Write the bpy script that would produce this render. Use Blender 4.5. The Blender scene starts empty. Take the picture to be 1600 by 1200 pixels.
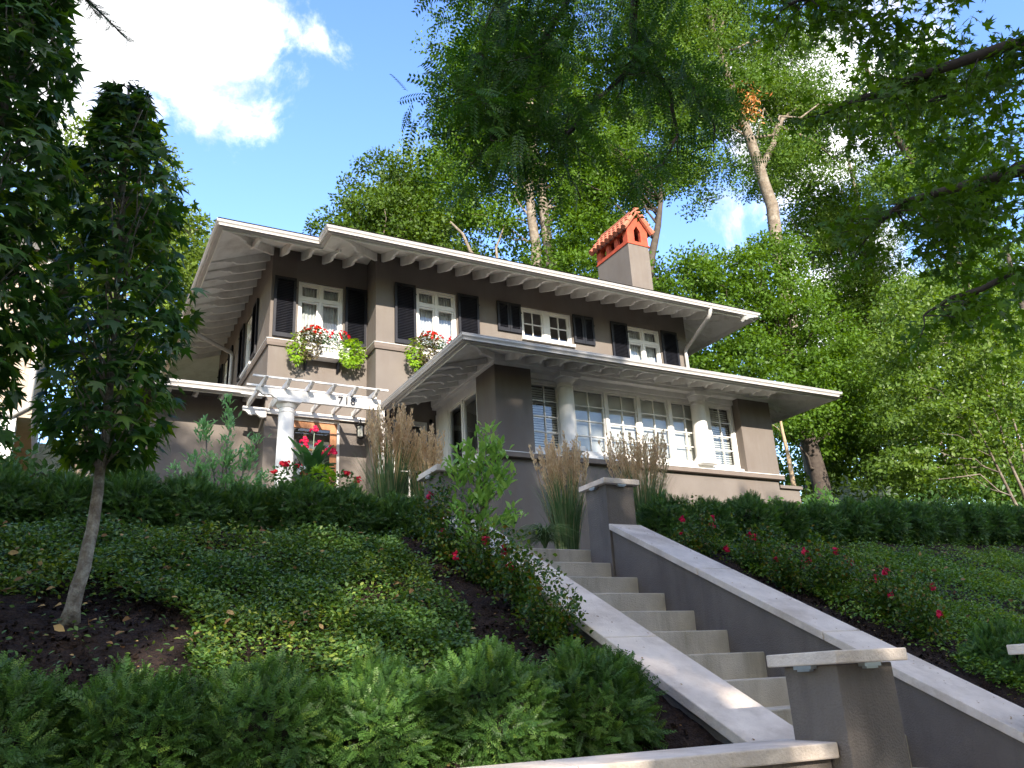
import bpy, math, random
import numpy as np
from mathutils import Vector, Matrix
rad = math.radians
D = bpy.data
SC = bpy.context.scene
COL = SC.collection
PI = math.pi

# ---------------------------------------------------------------- camera
def cam_rot(yaw, pitch, roll):
    cy, sy, cp, sp, cr, sr = math.cos(yaw), math.sin(yaw), math.cos(pitch), math.sin(pitch), math.cos(roll), math.sin(roll)
    fwd = Vector((sy*cp, cy*cp, sp)); right = Vector((cy, -sy, 0)); up = right.cross(fwd)
    r2 = cr*right + sr*up; u2 = -sr*right + cr*up
    return r2, u2, fwd
r2, u2, fw = cam_rot(rad(29.03), rad(19.656), rad(-3.112))
cam = D.cameras.new('camera'); co = D.objects.new('camera', cam); COL.objects.link(co)
m = Matrix.Identity(4)
for i in range(3):
    m[i][0] = r2[i]; m[i][1] = u2[i]; m[i][2] = -fw[i]
m[2][3] = 1.5
co.matrix_world = m
cam.sensor_width = 36; cam.lens = 1309.2/1600*36; cam.clip_end = 3000; cam.clip_start = 0.05
SC.camera = co

# ---------------------------------------------------------------- sun, sky, exposure
SUNDIR = Vector((-0.26, -1.0, 0.48)).normalized()      # towards the sun
sun = D.lights.new('sun', 'SUN'); sun.energy = 2.6; sun.angle = rad(0.5); sun.color = (1.0, 0.90, 0.78)
so = D.objects.new('sun', sun); COL.objects.link(so)
so.rotation_euler = SUNDIR.to_track_quat('Z', 'Y').to_euler(); so.location = (-10, -40, 30)
SC.view_settings.view_transform = 'Standard'; SC.view_settings.look = 'None'
SC.view_settings.gamma = 1; SC.view_settings.use_curve_mapping = False
SC.view_settings.exposure = 2.25
W = D.worlds.new('World'); SC.world = W; W.use_nodes = True
nt = W.node_tree; nt.nodes.clear()
def N(nt, t, **kw):
    n = nt.nodes.new(t)
    for k, v in kw.items():
        if k in n.bl_rna.properties.keys(): setattr(n, k, v)
        else: n.inputs[k].default_value = v
    return n
def lk(nt, a, ao, b, bi): nt.links.new(a.outputs[ao], b.inputs[bi])
sky = N(nt, 'ShaderNodeTexSky', sky_type='NISHITA')
sky.sun_disc = False; sky.sun_elevation = math.asin(SUNDIR.z); sky.sun_rotation = math.atan2(SUNDIR.x, SUNDIR.y)
sky.air_density = 1.3; sky.dust_density = 0.4; sky.ozone_density = 2.0; sky.altitude = 0
tc = N(nt, 'ShaderNodeTexCoord')
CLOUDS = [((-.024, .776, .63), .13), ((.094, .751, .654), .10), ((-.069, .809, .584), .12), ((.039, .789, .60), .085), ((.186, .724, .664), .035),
          ((.649, .522, .554), .12), ((.664, .487, .567), .12), ((.775, .535, .336), .14), ((.42, .50, .76), .05), ((-.1, -.35, .93), .42), ((-.65, -.45, .6), .34), ((.62, -.42, .66), .34), ((-.93, .05, .36), .25), ((.1, -.92, .4), .22), ((.93, -.2, .3), .2), ((-.25, .9, .3), .12), ((.60,.60,.50),.07)]  # clouds overhead and behind the camera are unseen, added to whiten ambient light
noi = N(nt, 'ShaderNodeTexNoise', Scale=9.0, Detail=9.0, Roughness=0.62, Distortion=0.3)
lk(nt, tc, 'Generated', noi, 'Vector')
prev = None
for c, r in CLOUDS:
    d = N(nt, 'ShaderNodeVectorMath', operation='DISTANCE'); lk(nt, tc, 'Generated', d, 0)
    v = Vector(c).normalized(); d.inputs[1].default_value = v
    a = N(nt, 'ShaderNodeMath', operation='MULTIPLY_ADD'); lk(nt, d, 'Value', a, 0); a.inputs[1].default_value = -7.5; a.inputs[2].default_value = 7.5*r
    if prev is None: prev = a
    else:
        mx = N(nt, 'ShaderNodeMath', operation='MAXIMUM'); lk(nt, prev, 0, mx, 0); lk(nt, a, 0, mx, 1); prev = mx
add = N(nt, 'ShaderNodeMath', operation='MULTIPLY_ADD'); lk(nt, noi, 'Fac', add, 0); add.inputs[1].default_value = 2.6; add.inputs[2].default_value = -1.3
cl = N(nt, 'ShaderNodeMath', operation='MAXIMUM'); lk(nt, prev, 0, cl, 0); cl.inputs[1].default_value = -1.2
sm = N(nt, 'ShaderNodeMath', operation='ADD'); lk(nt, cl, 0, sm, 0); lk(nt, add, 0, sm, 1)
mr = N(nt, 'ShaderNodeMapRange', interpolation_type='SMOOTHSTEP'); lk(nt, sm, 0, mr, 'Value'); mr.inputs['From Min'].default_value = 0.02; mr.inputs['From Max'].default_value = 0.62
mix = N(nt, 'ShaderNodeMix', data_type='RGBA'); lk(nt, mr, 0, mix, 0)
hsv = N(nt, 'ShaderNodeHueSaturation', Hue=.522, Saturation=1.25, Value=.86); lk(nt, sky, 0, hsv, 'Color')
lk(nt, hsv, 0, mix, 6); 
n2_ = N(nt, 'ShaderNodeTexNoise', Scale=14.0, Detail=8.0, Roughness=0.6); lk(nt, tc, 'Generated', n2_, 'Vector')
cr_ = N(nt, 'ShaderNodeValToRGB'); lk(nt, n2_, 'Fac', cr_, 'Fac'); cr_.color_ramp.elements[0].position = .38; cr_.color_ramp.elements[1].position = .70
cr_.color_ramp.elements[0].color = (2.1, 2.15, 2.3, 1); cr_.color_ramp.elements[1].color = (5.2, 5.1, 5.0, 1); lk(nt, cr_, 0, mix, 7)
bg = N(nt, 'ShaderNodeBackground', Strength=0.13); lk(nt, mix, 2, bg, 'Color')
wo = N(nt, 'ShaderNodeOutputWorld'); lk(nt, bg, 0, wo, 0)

# ---------------------------------------------------------------- object helpers
def tag(o, label=None, cat=None, group=None, kind=None):
    if label: o['label'] = label
    if cat: o['category'] = cat
    if group: o['group'] = group
    if kind: o['kind'] = kind
    return o
def thing(name, label, cat, loc=(0, 0, 0), rz=0, group=None):
    o = D.objects.new(name, None); COL.objects.link(o); o.location = loc; o.rotation_euler = (0, 0, rz)
    o.empty_display_size = .2
    return tag(o, label, cat, group)
def link(name, me, parent=None, loc=None, rz=0):
    o = D.objects.new(name, me); COL.objects.link(o)
    if parent: o.parent = parent
    if loc is not None: o.location = loc
    if rz: o.rotation_euler = (0, 0, rz)
    return o
def dup(o, parent=None, loc=None, rz=None, scale=None):
    c = o.copy(); COL.objects.link(c); c.parent = parent
    if loc is not None: c.location = loc
    if rz is not None: c.rotation_euler = (0, 0, rz)
    if scale is not None: c.scale = scale
    for ch in list(o.children): dup(ch, c)
    return c

class MB:
    def __init__(s): s.v = []; s.f = []
    def add(s, vs, fs):
        b = len(s.v); s.v += [tuple(v) for v in vs]; s.f += [tuple(b+i for i in f) for f in fs]; return s
    def box(s, x0, x1, y0, y1, z0, z1):
        if x0 > x1: x0, x1 = x1, x0
        if y0 > y1: y0, y1 = y1, y0
        return s.add([(x0, y0, z0), (x1, y0, z0), (x1, y1, z0), (x0, y1, z0), (x0, y0, z1), (x1, y0, z1), (x1, y1, z1), (x0, y1, z1)],
                     [(0, 3, 2, 1), (4, 5, 6, 7), (0, 1, 5, 4), (1, 2, 6, 5), (2, 3, 7, 6), (3, 0, 4, 7)])
    def prism(s, poly, a, b, ax='y'):
        # poly 2d; ax 'y': (x,z) extruded along y ; 'x': (y,z) along x ; 'z': (x,y) along z
        def P(p, t): return (p[0], t, p[1]) if ax == 'y' else ((t, p[0], p[1]) if ax == 'x' else (p[0], p[1], t))
        n = len(poly)
        return s.add([P(p, a) for p in poly]+[P(p, b) for p in poly],
                     [tuple(range(n)), tuple(range(2*n-1, n-1, -1))]+[(i, i+n, (i+1) % n+n, (i+1) % n) for i in range(n)])
    def tube(s, pts, rs, n=8, cap=True):
        pts = [Vector(p) for p in pts]; b = len(s.v)
        if not hasattr(rs, '__len__'): rs = [rs]*len(pts)
        t0 = (pts[1]-pts[0]).normalized(); u = t0.orthogonal().normalized()
        for i, p in enumerate(pts):
            t = (pts[min(i+1, len(pts)-1)]-pts[max(i-1, 0)]).normalized()
            u = (u-t*u.dot(t))
            u = u.normalized() if u.length > 1e-6 else t.orthogonal().normalized()
            w = t.cross(u)
            for k in range(n):
                a = 2*PI*k/n; s.v.append(tuple(p+(u*math.cos(a)+w*math.sin(a))*rs[i]))
        for i in range(len(pts)-1):
            for k in range(n):
                s.f.append((b+i*n+k, b+i*n+(k+1) % n, b+(i+1)*n+(k+1) % n, b+(i+1)*n+k))
        if cap:
            s.f.append(tuple(b+k for k in range(n-1, -1, -1))); s.f.append(tuple(b+(len(pts)-1)*n+k for k in range(n)))
        return s
    def lathe(s, prof, cx, cy, n=24, z0=0):
        b = len(s.v)
        for r, z in prof:
            for k in range(n):
                a = 2*PI*k/n; s.v.append((cx+r*math.cos(a), cy+r*math.sin(a), z0+z))
        for i in range(len(prof)-1):
            for k in range(n):
                s.f.append((b+i*n+k, b+i*n+(k+1) % n, b+(i+1)*n+(k+1) % n, b+(i+1)*n+k))
        s.f.append(tuple(b+k for k in range(n-1, -1, -1))); s.f.append(tuple(b+(len(prof)-1)*n+k for k in range(n)))
        return s
    def sweep(s, path, prof, closed=False, side=1):
        # path: xy(z) polyline ; prof: closed polygon of (outward, z) ; outward = right-hand normal * side ; mitred
        P = [Vector(p[:2]) for p in path]; Z = [p[2] if len(p) > 2 else 0 for p in path]; n = len(P); k = len(prof); b = len(s.v)
        for i in range(n):
            if closed or 0 < i < n-1:
                d0 = (P[i]-P[i-1]).normalized(); d1 = (P[(i+1) % n]-P[i]).normalized()
            elif i == 0: d0 = d1 = (P[1]-P[0]).normalized()
            else: d0 = d1 = (P[-1]-P[-2]).normalized()
            n0 = Vector((d0.y, -d0.x)); n1 = Vector((d1.y, -d1.x)); mt = (n0+n1).normalized(); sc = 1/max(.3, mt.dot(n0))
            for o, z in prof:
                q = P[i]+mt*sc*o*side; s.v.append((q.x, q.y, Z[i]+z))
        for i in range(n if closed else n-1):
            j = (i+1) % n
            for t in range(k):
                s.f.append((b+i*k+t, b+j*k+t, b+j*k+(t+1) % k, b+i*k+(t+1) % k))
        if not closed:
            s.f.append(tuple(b+t for t in range(k))); s.f.append(tuple(b+(n-1)*k+t for t in range(k-1, -1, -1)))
        return s
    def mesh(s, name, mat, smooth=False):
        me = D.meshes.new(name); me.from_pydata(s.v, [], s.f); me.materials.append(mat)
        import bmesh
        bm = bmesh.new(); bm.from_mesh(me); bmesh.ops.recalc_face_normals(bm, faces=bm.faces); bm.to_mesh(me); bm.free()
        if smooth: me.polygons.foreach_set('use_smooth', [True]*len(me.polygons))
        me.update(); return me
    def build(s, name, mat, parent=None, smooth=False, bev=0, loc=None, rz=0):
        o = link(name, s.mesh(name, mat, smooth), parent, loc, rz)
        if bev:
            md = o.modifiers.new('bevel', 'BEVEL'); md.width = bev; md.segments = 2; md.limit_method = 'ANGLE'; md.angle_limit = rad(40)
        if smooth and not bev:
            pass
        return o

def wall_holes(mb, u0, u1, z0, z1, plane, holes, axis='y', depth=.14, out=-1):
    """flat wall with openings and reveals. axis y: wall in xz at y=plane, facing -y when out=-1"""
    us = sorted({u0, u1}|{h[0] for h in holes}|{h[1] for h in holes}); zs = sorted({z0, z1}|{h[2] for h in holes}|{h[3] for h in holes})
    def P(u, z, d=0):
        return (u, plane-out*d, z) if axis == 'y' else (plane-out*d, u, z)
    for i in range(len(us)-1):
        for j in range(len(zs)-1):
            cu, cz = (us[i]+us[i+1])/2, (zs[j]+zs[j+1])/2
            if any(h[0] < cu < h[1] and h[2] < cz < h[3] for h in holes): continue
            mb.add([P(us[i], zs[j]), P(us[i+1], zs[j]), P(us[i+1], zs[j+1]), P(us[i], zs[j+1])], [(0, 1, 2, 3)])
    for a, b, c, d in holes:
        for (p, q) in (((a, c), (b, c)), ((b, c), (b, d)), ((b, d), (a, d)), ((a, d), (a, c))):
            mb.add([P(*p), P(*q), P(*q, depth), P(*p, depth)], [(0, 1, 2, 3)])
    return mb

# ---------------------------------------------------------------- materials
def mat_new(name):
    m = D.materials.new(name); m.use_nodes = True; nt = m.node_tree; nt.nodes.clear()
    out = N(nt, 'ShaderNodeOutputMaterial'); b = N(nt, 'ShaderNodeBsdfPrincipled'); lk(nt, b, 0, out, 0)
    return m, nt, b, out
def surf(name, col, col2=None, scale=3.0, rough=.7, bump=0.0, bscale=60.0, stain=None, spec=.4, stscale=1.3, streak=False, metallic=0):
    m, nt, b, out = mat_new(name)
    b.inputs['Roughness'].default_value = rough; b.inputs['Specular IOR Level'].default_value = spec; b.inputs['Metallic'].default_value = metallic
    geo = N(nt, 'ShaderNodeNewGeometry')
    col2 = col2 or tuple(c*.86 for c in col)
    n1 = N(nt, 'ShaderNodeTexNoise', Scale=scale, Detail=6.0, Roughness=.6); lk(nt, geo, 'Position', n1, 'Vector')
    r = N(nt, 'ShaderNodeValToRGB'); lk(nt, n1, 'Fac', r, 'Fac'); r.color_ramp.elements[0].position = .32; r.color_ramp.elements[1].position = .68
    r.color_ramp.elements[0].color = (*col2, 1); r.color_ramp.elements[1].color = (*col, 1)
    last = (r, 0)
    if stain:
        mp = N(nt, 'ShaderNodeMapping'); lk(nt, geo, 'Position', mp, 'Vector')
        if streak: mp.inputs['Scale'].default_value = (1, 1, .16)
        n2 = N(nt, 'ShaderNodeTexNoise', Scale=stscale, Detail=8.0, Roughness=.7); lk(nt, mp, 0, n2, 'Vector')
        r2_ = N(nt, 'ShaderNodeValToRGB'); lk(nt, n2, 'Fac', r2_, 'Fac'); r2_.color_ramp.elements[0].position = .47; r2_.color_ramp.elements[1].position = .68
        r2_.color_ramp.elements[0].color = (0, 0, 0, 1); r2_.color_ramp.elements[1].color = (.8, .8, .8, 1)
        mx = N(nt, 'ShaderNodeMix', data_type='RGBA'); lk(nt, r2_, 0, mx, 0); lk(nt, r, 0, mx, 6); mx.inputs[7].default_value = (*stain, 1); last = (mx, 2)
    nt.links.new(last[0].outputs[last[1]], b.inputs['Base Color'])
    if bump:
        n3 = N(nt, 'ShaderNodeTexNoise', Scale=bscale, Detail=4.0); lk(nt, geo, 'Position', n3, 'Vector')
        bp = N(nt, 'ShaderNodeBump', Strength=bump, Distance=.01); lk(nt, n3, 'Fac', bp, 'Height'); lk(nt, bp, 0, b, 'Normal')
    return m
def leafmat(name, cols, rough=.45, trans=.35, spec=.35, tcol=None):
    m, nt, b, out = mat_new(name)
    at = N(nt, 'ShaderNodeAttribute', attribute_name='rnd')
    r = N(nt, 'ShaderNodeValToRGB'); lk(nt, at, 'Fac', r, 'Fac'); e = r.color_ramp.elements
    while len(e) < len(cols): e.new(.5)
    for i, c in enumerate(cols): e[i].position = i/(len(cols)-1); e[i].color = (*c, 1)
    lk(nt, r, 0, b, 'Base Color'); b.inputs['Roughness'].default_value = rough; b.inputs['Specular IOR Level'].default_value = spec
    tr = N(nt, 'ShaderNodeBsdfTranslucent'); hs = N(nt, 'ShaderNodeHueSaturation', Hue=.485, Saturation=1.15, Value=1.5); lk(nt, r, 0, hs, 'Color'); lk(nt, hs, 0, tr, 0)
    mx = N(nt, 'ShaderNodeMixShader', Fac=trans); lk(nt, b, 0, mx, 1); lk(nt, tr, 0, mx, 2); lk(nt, mx, 0, out, 0)
    return m
M = {}
M['stucco'] = surf('stucco', (.166, .146, .129), (.142, .124, .109), 1.6, .9, .5, 140, (.125, .10, .083), .15, .9, True)
M['stucco_dark'] = surf('garden_stucco', (.186, .162, .143), (.148, .129, .115), 3.4, .88, .6, 110, (.120, .103, .090), .18, 4.5, True)
M['ledge'] = surf('ledge_paint', (.165, .135, .115), None, 3, .75, .3, 90, None, .2)
M['flash'] = surf('flashing', (.7, .69, .66), None, 3, .5)
M['white'] = surf('white_paint', (.72, .705, .675), (.65, .635, .605), 5, .5, .12, 40, (.55, .53, .49), .35, 2.0, True)
M['soffit'] = surf('soffit_paint', (.76, .75, .71), (.70, .69, .65), 4, .6, .15, 60, (.48, .45, .40), .3, 1.6)
M['gutter'] = surf('gutter_metal', (.47, .45, .43), (.40, .385, .37), 3, .4, 0, 1, (.38, .36, .34), .5, 3.0, True)
M['shutter'] = surf('shutter_paint', (.009, .010, .016), (.006, .007, .011), 6, .55, .2, 60, (.020, .020, .024), .3, 5, True)
M['stone'] = surf('limestone', (.76, .67, .58), (.60, .52, .45), 6, .82, .45, 90, (.46, .38, .31), .25, 3.2)
M['conc'] = surf('step_concrete', (.64, .585, .49), (.52, .47, .39), 6, .84, .5, 120, (.27, .235, .16), .25, 3.0, True)
M['wood'] = surf('door_wood', (.42, .19, .085), (.33, .145, .06), 8, .45, .1, 50, (.25, .10, .04), .4, 4, True)
M['red'] = surf('chimney_red', (.44, .080, .038), (.36, .060, .03), 6, .8, .3, 90, (.20, .045, .025), .3, 5)
M['tile'] = surf('roof_tile', (.46, .15, .085), (.36, .11, .065), 9, .85, .3, 70, (.13, .075, .055), .3, 12)
M['black'] = surf('black_metal', (.012, .012, .013), None, 5, .4)
M['roof'] = surf('roof_slate', (.10, .095, .09), (.07, .065, .06), 8, .85, .5, 30)
M['galv'] = surf('galvanised_metal', (.42, .45, .48), (.33, .36, .38), 20, .4, 0, 1, None, .5, metallic=.5)
M['number'] = surf('number_metal', (.05, .05, .055), None, 5, .4, metallic=.4)
M['blind'] = surf('blind_slat', (.74, .72, .68), None, 5, .6)
M['curtain'] = surf('curtain_cloth', (.62, .62, .60), (.36, .36, .36), 6, .9)
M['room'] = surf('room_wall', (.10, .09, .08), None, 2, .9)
M['bark'] = surf('bark', (.20, .165, .13), (.10, .08, .065), 7, .95, 1.0, 22, (.30, .27, .23), .1, 4)
M['bark_dark'] = surf('dark_bark', (.085, .07, .058), (.05, .04, .035), 7, .95, 1.0, 22, None, .1)
M['bark_young'] = surf('young_bark', (.23, .20, .17), (.13, .11, .095), 26, .9, .8, 60, (.42, .42, .38), .1, 18)
M['bark_pale'] = surf('pale_bark', (.42, .32, .20), (.30, .22, .14), 7, .95, 1.0, 22, None, .1)
M['asphalt'] = surf('asphalt', (.06, .06, .062), (.045, .045, .047), 8, .9, .5, 120)
M['pave'] = surf('pavement_concrete', (.36, .34, .31), (.30, .28, .25), 3, .88, .3, 80, (.2, .18, .16), .2, 1.5)
M['beige'] = surf('neighbour_beige', (.38, .31, .24), None, 3, .85, .2, 60)
M['brick_far'] = surf('neighbour_brick', (.56, .36, .25), (.50, .30, .21), 9, .85, .2, 60)
M['pot'] = surf('pot_glaze', (.02, .02, .022), None, 5, .3)
M['nest'] = leafmat('dead_foliage', [(.30, .11, .04), (.50, .22, .08), (.60, .33, .14)], .8, .3, .1)
M['petal_red'] = leafmat('petal_red', [(.55, .012, .02), (.75, .03, .04)], .5, .3)
M['petal_crimson'] = leafmat('petal_crimson', [(.52, .010, .055), (.72, .025, .10)], .5, .3)
M['petal_coral'] = leafmat('petal_coral', [(.62, .03, .03), (.85, .10, .05)], .5, .3)
M['petal_white'] = leafmat('petal_white', [(.75, .75, .72), (.85, .83, .80)], .5, .3)
M['yew'] = leafmat('yew_needles', [(0.039, 0.094, 0.024), (0.063, 0.146, 0.031), (0.096, 0.200, 0.039), (0.194, 0.298, 0.055)], .45, .28, .35)
M['yew_wood'] = surf('yew_wood', (.030, .028, .018), None, 20, .9)
M['sweetgum'] = leafmat('sweetgum_leaf', [(0.031, 0.082, 0.020), (0.043, 0.115, 0.023), (0.065, 0.148, 0.024), (0.144, 0.236, 0.030)], .42, .35, .4)
M['maple'] = leafmat('maple_leaf', [(0.052, 0.105, 0.011), (0.069, 0.140, 0.013), (0.098, 0.180, 0.017)], .5, .4, .25)
M['maple2'] = leafmat('dense_leaf', [(0.043, 0.085, 0.012), (0.060, 0.110, 0.014), (0.086, 0.140, 0.018)], .5, .35, .25)
M['yellowgreen'] = leafmat('yellowgreen_leaf', [(.085, .14, .022), (.12, .18, .028), (.16, .22, .035)], .5, .42, .25)
M['locust'] = leafmat('locust_leaf', [(0.050, 0.112, 0.020), (0.075, 0.144, 0.022), (0.117, 0.190, 0.027)], .5, .38, .25)
M['pinnate'] = leafmat('pinnate_leaf', [(0.026, 0.074, 0.016), (0.042, 0.108, 0.017), (0.074, 0.158, 0.020)], .45, .42, .3)
M['nearmaple'] = leafmat('near_maple_leaf', [(0.040, 0.096, 0.010), (0.065, 0.140, 0.013), (0.110, 0.210, 0.019)], .45, .45, .3)
M['pine'] = leafmat('pine_needles', [(.040, .085, .040), (.055, .11, .045)], .5, .25, .25)
M['shrubleaf'] = leafmat('shrub_leaf', [(0.066, 0.121, 0.017), (0.095, 0.165, 0.023), (0.145, 0.220, 0.033)], .45, .4, .35)
M['magnolia'] = leafmat('magnolia_leaf', [(0.202, 0.380, 0.089), (0.278, 0.481, 0.114), (0.380, 0.569, 0.152)], .4, .35, .4)
M['sap'] = leafmat('sapling_leaf', [(0.208, 0.398, 0.164), (0.281, 0.512, 0.208), (0.398, 0.653, 0.281)], .4, .35, .4)
M['greyleaf'] = leafmat('greygreen_leaf', [(.08, .11, .07), (.12, .15, .10)], .6, .3, .25)
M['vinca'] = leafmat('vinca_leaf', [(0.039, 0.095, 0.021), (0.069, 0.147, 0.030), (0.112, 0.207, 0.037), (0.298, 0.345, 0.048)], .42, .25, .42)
M['vinca2'] = leafmat('vinca_leaf_sunlit_tone', [(0.057, 0.130, 0.022), (0.092, 0.194, 0.029), (0.153, 0.268, 0.037), (0.306, 0.389, 0.054)], .42, .28, .42)  # lighter copy of the vinca leaf, sunlight put into its colour
M['roseleaf'] = leafmat('rose_leaf', [(.04, .10, .027), (0.046, 0.101, 0.015), (0.070, 0.142, 0.019), (0.132, 0.203, 0.026), (0.186, 0.101, 0.023)], .4, .3, .4)
M['blade'] = leafmat('grass_blade', [(0.072, 0.144, 0.054), (0.108, 0.192, 0.072), (0.240, 0.312, 0.156)], .5, .3, .3)
M['plume'] = leafmat('grass_plume', [(0.503, 0.376, 0.214), (0.672, 0.529, 0.326), (0.807, 0.697, 0.482)], .8, .3, .1)
M['canna'] = leafmat('canna_leaf', [(.03, .095, .03), (.05, .14, .04)], .35, .3, .5)
M['lime'] = leafmat('lime_leaf', [(0.136, 0.272, 0.013), (0.204, 0.357, 0.017), (0.272, 0.425, 0.025)], .45, .4, .3)
M['bronze'] = leafmat('bronze_leaf', [(.05, .045, .02), (.10, .07, .035), (.14, .14, .04)], .5, .3, .3)
M['midgreen'] = leafmat('midgreen_leaf', [(.04, .10, .025), (.07, .14, .04)], .45, .35, .3)
M['drybrown'] = leafmat('dry_leaf', [(.16, .09, .045), (.30, .19, .09), (.45, .32, .15)], .8, .2, .1)

def glassmat():
    m = D.materials.new('window_glass'); m.use_nodes = True; nt = m.node_tree; nt.nodes.clear()
    out = N(nt, 'ShaderNodeOutputMaterial'); g = N(nt, 'ShaderNodeBsdfGlossy', Roughness=.01); t = N(nt, 'ShaderNodeBsdfTransparent')
    t.inputs[0].default_value = (.86, .9, .9, 1)
    fr = N(nt, 'ShaderNodeFresnel', IOR=2.0); mx = N(nt, 'ShaderNodeMixShader')
    geo = N(nt, 'ShaderNodeNewGeometry'); n3 = N(nt, 'ShaderNodeTexNoise', Scale=1.4, Detail=1.0); lk(nt, geo, 'Position', n3, 'Vector')
    bp = N(nt, 'ShaderNodeBump', Strength=.12, Distance=.01); lk(nt, n3, 'Fac', bp, 'Height'); lk(nt, bp, 0, g, 'Normal')
    iv = N(nt, 'ShaderNodeMath', operation='MULTIPLY_ADD'); lk(nt, geo, 'Backfacing', iv, 0); iv.inputs[1].default_value = 1/1.9-1.9; iv.inputs[2].default_value = 1.9; lk(nt, iv, 0, fr, 'IOR')
    lk(nt, fr, 0, mx, 0); lk(nt, t, 0, mx, 1); lk(nt, g, 0, mx, 2); lk(nt, mx, 0, out, 0)
    return m
M['glass'] = glassmat()
def mulchmat():
    m, nt, b, out = mat_new('ground_soil')
    geo = N(nt, 'ShaderNodeNewGeometry')
    v = N(nt, 'ShaderNodeTexVoronoi', Scale=55.0); lk(nt, geo, 'Position', v, 'Vector')
    n = N(nt, 'ShaderNodeTexNoise', Scale=14.0, Detail=8.0, Roughness=.7); lk(nt, geo, 'Position', n, 'Vector')
    r = N(nt, 'ShaderNodeValToRGB'); lk(nt, n, 'Fac', r, 'Fac')
    r.color_ramp.elements[0].position = .3; r.color_ramp.elements[0].color = (.018, .011, .009, 1); r.color_ramp.elements[1].position = .75; r.color_ramp.elements[1].color = (.058, .038, .030, 1)
    # lawn and leaf litter away from the planted banks
    sp = N(nt, 'ShaderNodeSeparateXYZ'); lk(nt, geo, 'Position', sp, 0)
    mr = N(nt, 'ShaderNodeMapRange'); lk(nt, sp, 'Y', mr, 'Value'); mr.inputs['From Min'].default_value = 16; mr.inputs['From Max'].default_value = 24
    n2 = N(nt, 'ShaderNodeTexNoise', Scale=.8, Detail=8.0); lk(nt, geo, 'Position', n2, 'Vector')
    r2_ = N(nt, 'ShaderNodeValToRGB'); lk(nt, n2, 'Fac', r2_, 'Fac'); r2_.color_ramp.elements[0].color = (.03, .05, .015, 1); r2_.color_ramp.elements[1].color = (.07, .10, .03, 1)
    mx = N(nt, 'ShaderNodeMix', data_type='RGBA'); lk(nt, mr, 0, mx, 0); lk(nt, r, 0, mx, 6); lk(nt, r2_, 0, mx, 7); lk(nt, mx, 2, b, 'Base Color')
    b.inputs['Roughness'].default_value = .95; b.inputs['Specular IOR Level'].default_value = .2
    bp = N(nt, 'ShaderNodeBump', Strength=1.0, Distance=.02); lk(nt, v, 'Distance', bp, 'Height')
    bp2 = N(nt, 'ShaderNodeBump', Strength=1.0, Distance=.03); lk(nt, n, 'Fac', bp2, 'Height'); lk(nt, bp, 0, bp2, 'Normal'); lk(nt, bp2, 0, b, 'Normal')
    return m
M['soil'] = mulchmat()

# ---------------------------------------------------------------- leaf clouds (vectorised)
def tdiamond(w=.6): return np.array([(0, 0, 0), (w/2, .5, .06), (0, 1, 0), (-w/2, .5, .06)], float), [(0, 1, 2, 3)]
def toval(w=.5): return np.array([(0, 0, 0), (w/2, .35, .10), (w*.42, .68, .10), (0, 1, -.05), (-w*.42, .68, .10), (-w/2, .35, .10), (0, .5, 0)], float), [(0, 1, 2, 6), (6, 2, 3, 4), (0, 6, 4, 5)]
def tstar(droop=.15):
    # five-lobed leaf with notches
    tips = [(-80, .52), (-38, .80), (0, 1.0), (38, .80), (80, .52)]
    notch = [(-120, .20), (-58, .30), (-19, .38), (19, .38), (58, .30), (120, .20)]
    v = [(0, .28, 0.05)]
    def P(a, r): t = rad(a); return (math.sin(t)*r*1.0, .28+math.cos(t)*r*.72, -droop*r*r)
    for i in range(5):
        v.append(P(*notch[i])); 
        a, r = tips[i]; v.append(P(a-5, r*.72)); v.append(P(a, r)); v.append(P(a+5, r*.72))
    v.append(P(*notch[5])); f = []
    for i in range(5):
        b = 1+i*4; nxt = b+4
        f.append((0, b, b+1, b+2)); f.append((0, b+2, b+3, nxt))
    return np.array(v, float), f
def tneedles(n=8, ln=.30, w=.085, ang=54):
    v = [(-.008, 0, 0), (.008, 0, 0), (.004, 1, 0), (-.004, 1, 0)]; f = [(0, 1, 2, 3)]
    for i in range(n):
        t = .06+.90*i/(n-1)
        for s in (-1, 1):
            a = rad(ang*(1-.35*t)); L = ln*(1.0-.45*t*t)*(.8+.2*((i*7) % 3)/2)
            dx, dy = math.sin(a)*s, math.cos(a); nx, ny = dy, -dx
            z = .02*((i % 3)-1); b = len(v)
            v += [(0, t, 0), (dx*L*.5+nx*w/2, t+dy*L*.5+ny*w/2, z+.02), (dx*L, t+dy*L, z-.03), (dx*L*.5-nx*w/2, t+dy*L*.5-ny*w/2, z+.02)]
            f.append((b, b+1, b+2, b+3))
    return np.array(v, float), f
def tpinnate(n=10, ln=.17, w=.075):
    v = [(-.005, 0, 0), (.005, 0, 0), (.003, 1, -.12), (-.003, 1, -.12)]; f = [(0, 1, 2, 3)]
    for i in range(n):
        t = .12+.84*i/(n-1)
        for s in (-1, 1):
            a = rad(72-14*t); L = ln*(1-.5*abs(t-.45)); dx, dy = math.sin(a)*s, math.cos(a); nx, ny = dy, -dx; zb = -.12*t*t; b = len(v)
            v += [(0, t, zb), (dx*L*.5+nx*w/2, t+dy*L*.5+ny*w/2, zb-.01), (dx*L, t+dy*L, zb-.05), (dx*L*.5-nx*w/2, t+dy*L*.5-ny*w/2, zb-.01)]
            f.append((b, b+1, b+2, b+3))
    return np.array(v, float), f
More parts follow.
